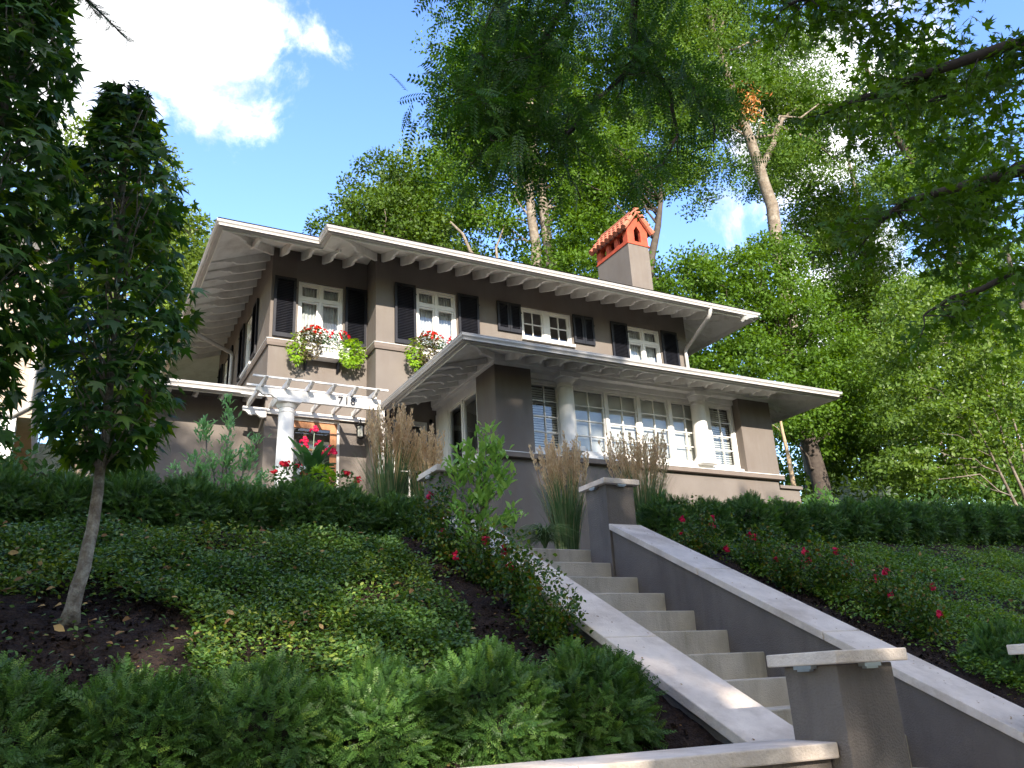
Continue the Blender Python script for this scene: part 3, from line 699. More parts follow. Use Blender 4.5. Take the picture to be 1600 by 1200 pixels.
spout([(14.7, 14.6, 7.05), (14.68, 14.6, 6.9), (13.9, 14.7, 6.72), (13.88, 14.7, 4.6)], .045)

# left single-storey wing ----------------------------------------
g = HB(); g.add([(1.36, 17.2, 2.8), (3.43, 17.2, 2.8), (3.43, 17.2, 7.44), (1.36, 17.2, 7.44)], [(0, 1, 2, 3)])
g.add([(1.36, 17.2, 2.8), (1.36, 20.2, 2.8), (1.36, 20.2, 7.44), (1.36, 17.2, 7.44)], [(0, 1, 2, 3)])
g.add([(1.36, 20.2, 2.8), (3.43, 20.2, 2.8), (3.43, 20.2, 7.44), (1.36, 20.2, 7.44)], [(0, 1, 2, 3)]); g.build('wing_wall', M['stucco'])
s = HB(); s.add([(.72, 16.3, 7.22), (3.30, 16.3, 7.22), (3.43, 17.2, 7.45), (1.36, 17.2, 7.45), (.72, 20.9, 7.22), (1.36, 20.2, 7.45), (3.43, 16.7, 7.32)], [(0, 1, 6, 2, 3), (4, 0, 3, 5)]); s.build('soffit', M['soffit'])
s = HB(); s.add([(.72, 16.3, 7.36), (3.40, 16.3, 7.36), (3.42, 18, 7.9), (3.42, 20.9, 7.9), (.72, 20.9, 7.36)], [(0, 1, 2, 3, 4)]); s.build('roof', M['roof'])
gutter([(.83, 20.9), (.83, 16.41), (3.32, 16.41)], 7.35, closed=False)
fb = HB(); fb.sweep([(.83, 20.9), (.83, 16.41), (3.32, 16.41)], [(-.04, 7.19), (-.022, 7.19), (-.022, 7.35), (-.04, 7.35)]); fb.build('fascia', M['white'])
wt = tailmesh(.78, .23/.9, d0=.10, d1=.05); rafters(wt, [(1.6+.5*i, 17.2, 7.445, 0) for i in range(4)])

# entrance door, lantern -----------------------------------------
x0, x1, z0, z1 = DOOR
d = HB(); y = 16.66
d.box(x0+.055, x0+.19, y, y+.05, z0+.03, z1-.055); d.box(x1-.19, x1-.055, y, y+.05, z0+.03, z1-.055)
d.box(x0+.19, x1-.19, y, y+.05, z1-.20, z1-.055); d.box(x0+.19, x1-.19, y, y+.05, z0+.03, z0+.30)
do = d.build('door', M['wood'], bev=.006)
def dsub(mb, nm, mt): mb.v = [(a-HL.x, b_-HL.y, c_-HL.z) for a, b_, c_ in mb.v]; return MB.build(mb, nm, M[mt], do)
q = MB(); q.add([(x0+.19, y+.02, z0+.30), (x1-.19, y+.02, z0+.30), (x1-.19, y+.02, z1-.20), (x0+.19, y+.02, z1-.20)], [(0, 1, 2, 3)]); dsub(q, 'pane', 'glass')
q = MB(); q.box(x1-.165, x1-.10, y-.05, y-.012, 5.72, 5.86); q.tube([(x1-.13, y-.045, 5.82), (x1-.24, y-.05, 5.82)], .012, 8); dsub(q, 'handle', 'black')
d = HB(); d.box(x0, x0+.052, y-.04, y+.06, z0, z1); d.box(x1-.052, x1, y-.04, y+.06, z0, z1); d.box(x0+.052, x1-.052, y-.038, y+.06, z1-.052, z1); d.build('door_frame', M['white'])
d = HB(); d.box(4.3, 4.36, 16.85, 16.9, z0, z1-.1); d.box(x0, x1, 16.85, 16.9, 6.3, 6.34); d.build('inner_door', M['wood'])
lx, ly, lz = 5.40, 16.44, 6.53
l = HB(); l.lathe([(.05, 0), (.075, .02), (.075, .035), (.06, .04)], lx, ly, 8, lz); l.lathe([(.085, .27), (.095, .285), (.06, .33), (.02, .36), (.015, .39)], lx, ly, 8, lz)
for k in range(6): a = k*PI/3; l.tube([(lx+.068*math.cos(a), ly+.068*math.sin(a), lz+.035), (lx+.078*math.cos(a), ly+.078*math.sin(a), lz+.28)], .007, 5)
l.tube([(lx, ly, lz+.38), (lx+.01, ly+.03, lz+.44), (lx+.03, ly+.10, lz+.44), (lx+.03, ly+.155, lz+.36)], .012, 7); l.box(lx-.03, lx+.09, ly+.13, ly+.158, lz+.10, lz+.40)
lo = l.build('wall_lantern', M['black'])
q = MB(); q.lathe([(.060, .045), (.068, .265)], lx, ly, 10, lz); q.v = [(a-HL.x, b_-HL.y, c_-HL.z) for a, b_, c_ in q.v]; MB.build(q, 'lantern_glass', surf('frosted_glass', (.55, .56, .50), None, 9, .3), lo)

# pergola over the door ------------------------------------------
pg = HB(); yb = 15.30
def scallop(xa, xb, zt, zb_, left=True):
    L = [(xb, zt), (xb, zb_), (xa+.56, zb_), (xa+.52, zb_+.012), (xa+.47, zb_+.045), (xa+.41, zb_+.03), (xa+.35, zb_+.035), (xa+.29, zb_+.08), (xa+.23, zb_+.085), (xa+.18, zb_+.065), (xa+.12, zb_+.08), (xa+.06, zb_+.14), (xa, zb_+.15), (xa, zt)]
    return L
pg.prism(scallop(2.97, 5.43, 7.02, 6.80), yb-.035, yb+.035, 'y')
pg.prism(scallop(2.97, 3.44, 7.02, 6.78)[:1]+[(3.44, 6.84)]+scallop(2.97, 3.44, 7.02, 6.78)[4:], 16.50, 16.56, 'y')
pg.box(3.46, 5.55, 16.52, 16.575, 6.92, 7.02)
pb = pg.build('pergola_beam', M['white'], bev=.004)
def rf(x):
    r_ = HB(); r_.prism([(16.58, 7.025), (16.58, 7.13), (14.93, 7.13), (14.88, 7.10), (14.95, 7.06), (15.02, 7.055), (15.06, 7.025)], x-.028, x+.028, 'x'); r_.build('pergola_rafter', M['white'])
for i in range(6): rf(3.08+.435*i)
r_ = HB(); r_.box(2.85, 5.50, 15.02, 15.06, 7.132, 7.165); r_.box(2.85, 5.44, 15.55, 15.59, 7.132, 7.165); r_.box(2.85, 5.5, 16.1, 16.14, 7.132, 7.165); r_.build('pergola_batten', M['white'])
column(3.56, yb, 4.75, 6.80, .165, .22)
p = HB(); p.box(5.40, 5.50, yb-.05, yb+.05, 4.75, 6.80); p.build('pergola_post', M['white'])
# house number
cu = D.curves.new('house_number', 'FONT'); cu.body = '718'; cu.size = .215; cu.extrude = .008; cu.space_character = 1.18; cu.align_x = 'CENTER'
to = D.objects.new('house_number_src', cu); COL.objects.link(to); dg = bpy.context.evaluated_depsgraph_get(); me = D.meshes.new_from_object(to.evaluated_get(dg))
D.objects.remove(to); me.materials.clear(); me.materials.append(M['number']); me.name = 'house_number'
no = link('house_number', me, H); no.rotation_euler = (PI/2, 0, 0); no.location = (4.72-HL.x, yb-.048-HL.y, 6.845-HL.z)
# entrance stoop
s = HB(); s.box(2.5, 5.6, 14.9, 16.6, 2.5, 4.75); s.box(2.5, 5.6, 14.3, 14.9, 2.5, 4.58); s.box(2.3, 5.6, 12.3, 14.3, 2.5, 4.30); s.build('entrance_stoop', M['conc'])

# window boxes ----------------------------------------------------
def wbox(x0, x1, y, z0, z1):
    b_ = HB(); b_.prism([(x0+.02, z0), (x1-.02, z0), (x1, z1), (x0, z1)], y-.27, y-.25, 'y')
    b_.box(x0+.02, x1-.02, y-.25, y-.02, z0, z0+.03); b_.prism([(y-.25, z0), (y-.02, z0), (y-.02, z1), (y-.25, z1)], x0+.0, x0+.02, 'x'); b_.prism([(y-.25, z0), (y-.02, z0), (y-.02, z1), (y-.25, z1)], x1-.02, x1, 'x')
    b_.box(x0-.02, x1+.02, y-.295, y-.272, z1-.05, z1); b_.box(x0, x1, y-.285, y-.272, z0, z0+.04)
    o = b_.build('window_box', M['white'], bev=.003)
    q = MB(); q.box(x0+.03, x1-.03, y-.245, y-.03, z1-.06, z1-.03); q.v = [(a-HL.x, b2-HL.y, c_-HL.z) for a, b2, c_ in q.v]; MB.build(q, 'potting_soil', M['soil'], o)
    q = MB()
    for xx in (x0+.2, x1-.2): q.prism([(y-.02, z0-.25), (y-.02, z0-.004), (y-.24, z0-.004), (y-.24, z0-.03), (y-.06, z0-.22)], xx-.02, xx+.02, 'x')
    q.v = [(a-HL.x, b2-HL.y, c_-HL.z) for a, b2, c_ in q.v]; MB.build(q, 'bracket', M['shutter'], o)
wbox(4.0, 5.1, 16.6, 8.22, 8.50); wbox(6.4, 7.62, 16.0, 8.22, 8.50)

#@@GARDEN
# ---------------------------------------------------------------- stairs, cheek walls, piers, low walls
st = thing('garden_stair', 'straight flight of concrete steps climbing between two stone-capped stucco cheek walls', 'stairs', (3.63, 4, 0))
NX0, NX1 = 2.95, 4.30
for i in range(16):
    z = 2.608-.165*i; y = 6.415-.332*i
    if z < .1: break
    s = MB(); nose = .02; yb_ = y+.36 if i else 7.4
    s.prism([(y, z), (yb_, z), (yb_, z-.30), (y+.004, z-.30)], NX0, NX1, 'x')
    s.v = [(a-3.63, b_-4, c_) for a, b_, c_ in s.v]; s.build('step', M['conc'], st, bev=.008)
def cheek(x0, x1, label):
    t = thing('cheek_wall', label, 'wall', ((x0+x1)/2, 4, 0)); ox, oy = (x0+x1)/2, 4
    def zc(y): return 2.783+.4913*(y-6.059)
    wx0, wx1 = x0+.03, x1-.03
    m_ = MB(); m_.prism([(2.6, -.1), (6.4, -.1), (6.4, zc(6.4)-.058), (2.6, zc(2.6)-.058)], wx0, wx1, 'x'); m_.v = [(a-ox, b_-oy, c_) for a, b_, c_ in m_.v]; m_.build('wall', M['stucco_dark'], t)
    ys = [6.055, 4.965, 3.87, 2.73]
    for i in range(3):
        a, b_ = ys[i+1]+.004, ys[i]-.004
        m_ = MB(); m_.prism([(a, zc(a)), (b_, zc(b_)), (b_, zc(b_)-.054), (a, zc(a)-.054)], x0, x1, 'x'); m_.v = [(p-ox, q-oy, r) for p, q, r in m_.v]; m_.build('coping', M['stone'], t, bev=.005)
cheek(2.625, 2.975, 'left cheek wall of the stair with pale limestone coping, roses beside it')
cheek(4.25, 4.60, 'right cheek wall of the stair with pale limestone coping, tall dark stucco face showing')
def pier(x, y, z, w_, dpt, label, zb=0.0, lights=True):
    t = thing('pier', label, 'pier', (x+w_/2, y+dpt/2, zb), group=None)
    ox, oy = x+w_/2, y+dpt/2; h = z-zb
    m_ = MB(); m_.box(-w_/2+.045, w_/2-.045, -dpt/2+.045, dpt/2-.045, 0, h-.05); m_.build('shaft', M['stucco_dark'], t, bev=.006)
    m_ = MB(); m_.box(-w_/2, w_/2, -dpt/2, dpt/2, h-.048, h); m_.build('cap', M['stone'], t, bev=.005)
    for dx, dy, sx, sy in ((0, -dpt/2+.022, .045, .016), (-w_/2+.022, 0, .016, .045)):
        m_ = MB(); m_.box(dx-sx, dx+sx, dy-sy, dy+sy, h-.062, h-.049); m_.box(dx-sx*.7, dx+sx*.7, dy-sy*.7, dy+sy*.7, h-.070, h-.062); m_.build('cap_light', M['galv'], t)
pier(2.604, 2.327, 1.556, .40, .36, 'lower left stair pier with a square limestone cap, nearest the camera')
pier(4.205, 2.327, 1.556, .40, .36, 'lower right stair pier, only a corner of its cap inside the frame')
pier(2.604, 6.006, 3.185, .38, .42, 'upper left stair pier behind the magnolia sapling', 2.2)
pier(4.21, 6.006, 3.183, .39, .42, 'upper right stair pier standing above the stair between two feather grasses', 2.0)
def lowwall(xa, ya, xb, yb_, label, joints):
    t = thing('low_wall', label, 'wall', (xa, ya, 0), math.atan2(yb_-ya, xb-xa)); L = math.hypot(xb-xa, yb_-ya)
    m_ = MB(); m_.box(0, L-.01, -.11, .13, 0, 1.178); m_.build('wall', M['stucco_dark'], t, bev=.005)
    prev = 0
    for j in joints+[L]:
        m_ = MB(); m_.box(prev+.002, j-.002, -.15, .16, 1.18, 1.235); m_.build('coping', M['stone'], t, bev=.006); prev = j
lowwall(-3.2, 3.37, 2.66, 2.565, 'low street-side retaining wall with limestone coping below the left hedge', [1.2, 2.5, 3.8, 4.86])
lowwall(4.6, 2.40, 9.5, 1.75, 'low street-side retaining wall continuing right of the stair', [1.2, 2.5, 3.8])

def debris(label, x0, x1, ya, yb, n, seed):
    rng = np.random.RandomState(seed); x = rng.uniform(x0, x1, n); y = rng.uniform(ya, yb, n); z = 2.783+.4913*(y-6.059)+.003
    P = np.stack([x, y, z], 1); F = rng.normal(size=(n, 3)); F[:, 2] = F[:, 1]*.49; U = np.tile([0, -.49, 1.0], (n, 1))+rng.normal(size=(n, 3))*.15
    o = link('plant_debris', leafmesh('plant_debris', toval(.5), P, F, U, .006+.016*rng.rand(n)**3, M['drybrown'])); tag(o, label, 'plant debris', kind='stuff')
debris('dry plant bits dropped on the right stair coping', 4.28, 4.59, 2.8, 6.0, 130, 1)
debris('dry plant bits dropped on the left stair coping', 2.64, 2.95, 2.8, 6.0, 60, 2)
#@@PLANTS
# ---------------------------------------------------------------- yew hedges
def yewmesh(seed, n, R=(.265, .27, .31)):
    """rounded yew shrub: sprays of flat needles over a lumpy dome. local origin at base"""
    rng = np.random.RandomState(seed)
    d = rdir(rng, n*2); d = d[d[:, 2] > -.80][:n]; n = len(d)
    lump = 1+.13*np.sin(d[:, 0]*7+seed)*np.sin(d[:, 1]*6+2*seed)+.08*np.sin(d[:, 2]*9+d[:, 0]*5)
    rr = (.62+.38*rng.rand(n)**.35)*lump
    P = d*np.array(R)*rr[:, None]; P[:, 2] += R[2]*.82
    upf = np.clip(d[:, 2]*1.5+.15, -.75, 1.0)
    F = nrm(d*.45+np.stack([np.zeros(n), np.zeros(n), upf*.45], 1)+rng.normal(size=(n, 3))*.50)
    U = nrm(d*.9+np.array([0, 0, .45])+rng.normal(size=(n, 3))*.35)
    S = .050+.036*rng.rand(n); S[rng.rand(n) < .03] *= 1.5
    rnd = np.clip(rng.rand(n)*.75+(rng.rand(n) < .18)*.25, 0, 1)
    return leafmesh('foliage', tneedles(), P, F, U, S, M['yew'], rnd)
YM = [yewmesh(11+i, 4000) for i in range(3)]
def yewcore():
    mb = MB(); rng = np.random.RandomState(4)
    for i in range(26):
        d = rdir(rng, 1)[0]; d[2] = abs(d[2])*.9+.1; e = d*np.array([.24, .22, .36]); mb.tube(list(wiggle(rng, (0, 0, 0), e, 4, .06)), [.010, .008, .006, .004], 5)
    mb.lathe([(.08, .08), (.15, .14), (.19, .24), (.16, .36), (.06, .42)], 0, 0, 10)
    return mb.mesh('branches', M['yew_wood'])
YC = yewcore()
def yew(x, y, z, sc, k, label, group, rz=0, ss=(1, 1, 1)):
    t = thing('yew_bush', label, 'yew bush', (x, y, z), rz, group); t.scale = (sc*ss[0], sc*ss[1], sc*ss[2])
    link('foliage', YM[k % 3], t); link('branches', YC, t)
rnd = random.Random(5)
FL = [(2.10, 3.28, 1.06), (1.62, 3.26, 1.0), (1.16, 3.30, 1.0), (.72, 3.32, .98), (.30, 3.36, 1.0), (-.12, 3.40, 1.03), (-.55, 3.45, 1.0)]
ordn = ['first', 'second', 'third', 'fourth', 'fifth', 'sixth', 'seventh', 'eighth', 'ninth', 'tenth', 'eleventh', 'twelfth', 'thirteenth', 'fourteenth']
for i, (x, y, s_) in enumerate(FL):
    yew(x, y, 1.12, s_, i, 'yew bush in the front hedge behind the low wall, %s from stair' % ordn[i], 'yew bushes of the front left hedge', i*1.3, (1.0, .95, .80+.04*(i % 2)))
UL = [(2.72-.40*i, 6.32+.03*(i % 2), 1.0+.06*((i*7) % 3-1)) for i in range(9)]
for i, (x, y, s_) in enumerate(UL):
    y -= .06
    if i == 0: x = 2.36; y = 6.24
    if i > 0: x = 2.36-.39*i
    yew(x, y, 2.50, s_*(.94 if i else .9), i, 'yew bush in the hedge atop the left bank, %s from stair' % ordn[i], 'yew bushes of the upper left hedge', i*2.1, (.94, .95, .90))
for i in range(12):
    x = 5.05+.53*i; y = 6.25+.02*i
    yew(x, y, hgt(x, y)-.03, [.98, .92, 1.0, .9, .88, .92, .95, .9, .88, .9, .9, .9][i], i+1, 'yew bush in the hedge atop the right bank, %s from stair' % ordn[i], 'yew bushes of the upper right hedge', i*1.7, (.98, 1.0, .93))
yew(5.35, 3.45, 1.18, .85, 1, 'yew bush low on the right bank at the right edge of the photo', 'yew bushes of the front right hedge', .4)
yew(5.95, 3.38, 1.18, .85, 2, 'yew bush beyond the right edge, next after the lone one low on the right bank', 'yew bushes of the front right hedge', 1.4)

# ---------------------------------------------------------------- ground cover (vinca) and litter
def cover(name, label, n, region, mat, seed, dens):
    rng = np.random.RandomState(seed); P = []
    while len(P) < n:
        x = rng.uniform(region[0], region[1]); y = rng.uniform(region[2], region[3])
        if rng.rand() > dens(x, y): continue
        P.append((x, y, hgt(x, y)+rng.rand()**1.5*.10+.01+.035*math.sin(x*9)*math.sin(y*8)))
    P = np.array(P); n = len(P); F = rng.normal(size=(n, 3)); F[:, 2] = np.abs(F[:, 2])*.35+.1; F[:, 1] -= .3; U = np.array([0, -.35, 1.0])+rng.normal(size=(n, 3))*.42
    S = .019+.014*rng.rand(n); r_ = np.array([.5+.5*math.sin(p[0]*3.1+seed)*math.sin(p[1]*4.2) for p in P]); rn = np.clip(.7*rng.rand(n)+.3*r_, 0, 1)
    o = link(name, leafmesh(name, toval(.55), P, F, U, S, M[mat], rn)); tag(o, label, 'ground cover', kind='stuff')
def dl(x, y):
    # left bank: open soil along the stair and round the young tree
    e = 2.55-.20*max(0, y-4.6)-1.0*max(0, 4.1-y)*.5
    if x > 2.12+.05*math.sin(y*9)-.10*(5.4-y): return 0.02
    dtr = math.hypot((x-.02)/.58, (y-4.28)/.42)
    if dtr < 1: return .02
    if x < .55 and y < 4.15: return .05
    if y > 5.62: return .35*max(0, (5.80-y)*5)
    return min(1, .45+.55*math.sin(x*4+1)*math.sin(y*5)+.4)
def dr(x, y):
    if x < 5.05+.10*math.sin(y*7)-.0*y: return .02
    if y > 5.82: return .06
    return min(1, .6+.4*math.sin(x*3+y*2))
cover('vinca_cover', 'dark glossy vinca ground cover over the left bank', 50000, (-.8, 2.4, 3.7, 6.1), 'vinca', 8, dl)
cover('vinca_cover', 'vinca ground cover over the right bank, sunlit green in its leaf colour', 88000, (4.9, 11.2, 3.1, 6.5), 'vinca2', 9, dr)
def litter(label, n, reg, seed):
    rng = np.random.RandomState(seed); P = np.array([(x, y, hgt(x, y)+.012) for x, y in zip(rng.uniform(reg[0], reg[1], n), rng.uniform(reg[2], reg[3], n))])
    F = rng.normal(size=(n, 3)); F[:, 2] *= .2; U = np.array([0, -.4, 1.0])+rng.normal(size=(n, 3))*.3
    o = link('leaf_litter', leafmesh('leaf_litter', toval(.5), P, F, U, .010+.022*rng.rand(n)**2, M['drybrown'])); tag(o, label, 'leaf litter', kind='stuff')
litter('dry leaf bits scattered on the dark soil of the left bank', 700, (-.7, 2.6, 2.95, 5.9), 2)
litter('dry leaf bits scattered on the dark soil of the right bank', 350, (4.65, 7, 2.8, 5.9), 3)
def dry(label, n, reg, seed, lift=.09):
    rng = np.random.RandomState(seed); P = np.array([(x, y, hgt(x, y)+lift+.03*rng.rand()) for x, y in zip(rng.uniform(reg[0], reg[1], n), rng.uniform(reg[2], reg[3], n))])
    F = rng.normal(size=(n, 3)); F[:, 2] *= .3; U = np.array([0, -.5, 1.0])+rng.normal(size=(n, 3))*.4
    o = link('fallen_leaves', leafmesh('fallen_leaves', toval(.6), P, F, U, .022+.035*rng.rand(n), M['drybrown'])); tag(o, label, 'fallen leaves', kind='stuff')
dry('tan fallen leaves lying on the vinca of the left bank', 150, (-.5, 2.0, 3.9, 5.8), 12)
dry('tan fallen leaves lying on the vinca of the right bank', 110, (5.2, 8.5, 3.4, 5.8), 13)
def clods(label, reg, n, seed, dens=None):
    rng = np.random.RandomState(seed); P = []
    while len(P) < n:
        x = rng.uniform(reg[0], reg[1]); y = rng.uniform(reg[2], reg[3])
        P.append((x, y, hgt(x, y)-.002))
    P = np.array(P); F = rng.normal(size=(n, 3)); U = rng.normal(size=(n, 3))+np.array([0, 0, .5])
    tv = np.array([(0, 0, 0), (.5, .4, .25), (0, 1, .1), (-.45, .5, .3), (0, .5, .55)], float); tf = [(0, 1, 4), (1, 2, 4), (2, 3, 4), (3, 0, 4)]
    o = link('mulch', leafmesh('mulch', (tv, tf), P, F, U, .010+.03*rng.rand(n)**2, M['soil'])); tag(o, label, 'mulch', kind='stuff')
clods('shredded dark bark mulch over the left bank', (-.9, 2.62, 2.9, 6.0), 16000, 5)
clods('shredded dark bark mulch over the right bank', (4.6, 6.4, 2.7, 6.2), 8000, 6)

# ---------------------------------------------------------------- roses
def rosemeshes(seed, n=330, R=(.24, .22, .30)):
    rng = np.random.RandomState(seed); mb = MB(); tips = []
    for i in range(13):
        d = rdir(rng, 1)[0]; d[2] = abs(d[2])+.55; e = nrm(d)*np.array([.26, .24, .40])*(.7+.5*rng.rand()); p = wiggle(rng, (0, 0, 0), e, 5, .05)
        mb.tube(list(p), [.006, .005, .004, .003, .002], 5); tips.append(p)
    st_ = mb.mesh('stem', M['roseleaf']); st_.attributes.new('rnd', 'FLOAT', 'FACE').data.foreach_set('value', [.1]*len(st_.polygons))
    P = []
    for j in range(n):
        p = tips[rng.randint(len(tips))]; q = p[rng.randint(1, 5)]; P.append(q+rng.normal(size=3)*.055)
    P = np.array(P); n = len(P); P = np.repeat(P, 5, 0)+rng.normal(size=(n*5, 3))*.018; m_ = len(P)
    F = nrm(rng.normal(size=(m_, 3))+np.array([0, 0, -.1])); U = np.array([0, 0, 1.0])+rng.normal(size=(m_, 3))*.5
    lf = leafmesh('foliage', toval(.62), P, F, U, .022+.014*rng.rand(m_), M['roseleaf'], np.clip(rng.rand(m_)**1.4, 0, 1))
    return st_, lf, [p[-1] for p in tips]
RM = [rosemeshes(21), rosemeshes(22), rosemeshes(23)]
def flowermesh(mat, r, n=9, seed=1):
    rng = np.random.RandomState(seed); P = rng.normal(size=(n, 3))*r*.35; F = rdir(rng, n); U = nrm(P*8+np.array([0, -.5, .6])+rng.normal(size=(n, 3))*.3)
    return leafmesh('flower', tpetals(6), P, F, U, r*(.9+.5*rng.rand(n)), M[mat])
RF = flowermesh('petal_crimson', .030, 9)
def rose(x, y, sc, k, label, fl, group='rose bushes along the stair walls'):
    t = thing('rose_bush', label, 'rose bush', (x, y, hgt(x, y)-.01), k*1.1, group); t.scale = (sc, sc, sc)
    s_, l_, tips = RM[k % 3]; link('stem', s_, t); link('foliage', l_, t)
    for j in range(fl):
        p = tips[(j*3+k) % len(tips)]; link('flower', RF, t, (p[0], p[1], p[2]+.03), j)
RL = [(2.42, 5.72, 1.0, 1), (2.40, 5.28, 1.05, 1), (2.46, 4.86, 1.0, 4), (2.50, 4.45, 1.0, 3), (2.44, 4.10, .85, 0)]
for i, (x, y, s_, f_) in enumerate(RL): rose(x, y, s_, i, 'rose bush left of the stair coping, %s counting down from the top' % ordn[i], f_)
RR = [(4.86, 5.62, 1.0, 4), (5.12, 5.20, 1.0, 4), (5.05, 4.85, .85, 2), (5.32, 4.72, 1.05, 4), (5.38, 4.30, 1.0, 3), (5.30, 3.95, .9, 2), (5.7, 4.9, .8, 3)]
for i, (x, y, s_, f_) in enumerate(RR): rose(x, y, s_, i+1, 'rose bush right of the stair coping, %s counting down from the top' % ordn[i], f_)

# ---------------------------------------------------------------- feather grasses
def feather(x, y, z, h, label, nb, npl, spread, seed, plen=.30):
    rng = np.random.RandomState(seed); t = thing('feather_grass', label, 'ornamental grass', (x, y, z), group='feather reed grasses')
    def blades(n, hh, w0, lean, nm, mat, curl):
        V = []; Fc = []; 
        for i in range(n):
            a = rng.rand()*2*PI; r_ = spread*.35*math.sqrt(rng.rand()); L = hh*(.55+.45*rng.rand()); ln = lean*(.3+rng.rand()); b = a+rng.normal()*.5
            dx, dy = math.cos(b), math.sin(b); px, py = -dy, dx; n_ = 6; base = len(V)
            for k in range(n_):
                s = k/(n_-1); o = L*ln*s**2.0; zz = L*(s-curl*s**3*(.5+rng.rand()*.2)); w_ = w0*(1-s)**.6*.5+.0006
                cx, cy = r_*math.cos(a)+dx*o, r_*math.sin(a)+dy*o; V += [(cx-px*w_, cy-py*w_, zz), (cx+px*w_, cy+py*w_, zz)]
            for k in range(n_-1): Fc.append((base+2*k, base+2*k+1, base+2*k+3, base+2*k+2))
        me = D.meshes.new(nm); me.from_pydata(V, [], Fc); me.materials.append(M[mat]); q = np.repeat(rng.rand(n), 5)
        me.attributes.new('rnd', 'FLOAT', 'FACE').data.foreach_set('value', q.astype(np.float32)); link(nm, me, t)
    blades(nb, h*.80, .012, .26, 'blades', 'blade', .12); 
    V = []; Fc = []; rv = []; PV = []; PF = []; pr = []
    for i in range(npl):
        a = rng.rand()*2*PI; r_ = spread*.30*math.sqrt(rng.rand()); L = h*(.80+.22*rng.rand()); o = spread*(.15+.55*rng.rand()); b = a+rng.normal()*.3
        base = np.array([r_*math.cos(a), r_*math.sin(a), 0]); tip = np.array([base[0]+o*math.cos(b), base[1]+o*math.sin(b), L]); mid = base*.6+tip*.4+np.array([0, 0, L*.12])
        def bez(s): return (1-s)**2*base+2*s*(1-s)*mid+s*s*tip
        pl = plen*(.7+.6*rng.rand())/L
        pts = [bez(s) for s in np.linspace(0, 1, 6)]; k0 = len(V)
        for p in pts: V += [tuple(p+np.array([-.0018, 0, 0])), tuple(p+np.array([.0018, 0, 0])), tuple(p+np.array([0, .0018, 0]))]
        for k in range(5):
            for m_ in range(3): Fc.append((k0+3*k+m_, k0+3*k+(m_+1) % 3, k0+3*k+3+(m_+1) % 3, k0+3*k+3+m_))
        for q in range(46):
            s = 1-pl+pl*rng.rand(); p = bez(s); u = (s-(1-pl))/pl; rr = .012*math.sin(PI*min(1, u*.9+.08))+.002
            dd = rdir(rng, 1)[0]; PV.append(p+dd*rr*np.array([1, 1, .5])); PF.append(nrm(dd*.35+np.array([0, 0, 1.0]))); pr.append(.03+.25*0)
    me = D.meshes.new('stalks'); me.from_pydata(V, [], Fc); me.materials.append(M['plume']); me.attributes.new('rnd', 'FLOAT', 'FACE').data.foreach_set('value', [.2]*len(Fc)); link('stalks', me, t)
    PV = np.array(PV); PF = np.array(PF); n = len(PV); base_r = np.repeat(rng.rand(npl), 46)
    link('plumes', leafmesh('plumes', tdiamond(.34), PV, PF, rdir(rng, n), .026+.016*rng.rand(n), M['plume'], np.clip(base_r*.6+rng.rand(n)*.4, 0, 1)), t)
feather(2.98, 8.15, 2.85, 1.50, 'tallest feather grass with tan plumes, against the white pergola post', 420, 100, .30, 31)
feather(3.34, 8.05, 2.85, 1.26, 'shorter feather grass behind the upper left pier', 260, 70, .26, 32)
feather(4.50, 7.15, 2.62, 1.22, 'feather grass at the head of the steps, left of the upper right pier', 380, 85, .34, 33)
feather(5.36, 7.0, 2.65, 1.30, 'feather grass right of the upper right pier with dark green blades', 480, 110, .42, 34)
def fountain(x, y, z, h, label, n, seed):
    rng = np.random.RandomState(seed); t = thing('arching_grass', label, 'ornamental grass', (x, y, z)); V = []; Fc = []
    for i in range(n):
        a = rng.rand()*2*PI; L = h*(.6+.5*rng.rand()); dx, dy = math.cos(a), math.sin(a); b = len(V); w0 = .006
        for k in range(7):
            s = k/6; o = L*(.08+.62*s*s)*.9; zz = L*(s*1.1-.75*s**2.6); w_ = w0*(1-s)**.5+.0005; V += [(dx*o*s-dy*w_, dy*o*s+dx*w_, zz), (dx*o*s+dy*w_, dy*o*s-dx*w_, zz)]
        for k in range(6): Fc.append((b+2*k, b+2*k+1, b+2*k+3, b+2*k+2))
    me = D.meshes.new('blades'); me.from_pydata(V, [], Fc); me.materials.append(M['blade']); me.attributes.new('rnd', 'FLOAT', 'FACE').data.foreach_set('value', np.repeat(rng.rand(n), 6).astype(np.float32)); link('blades', me, t)
fountain(4.12, 6.95, 2.60, .62, 'low arching green grass beside the landing, left of the upper right pier', 320, 35)

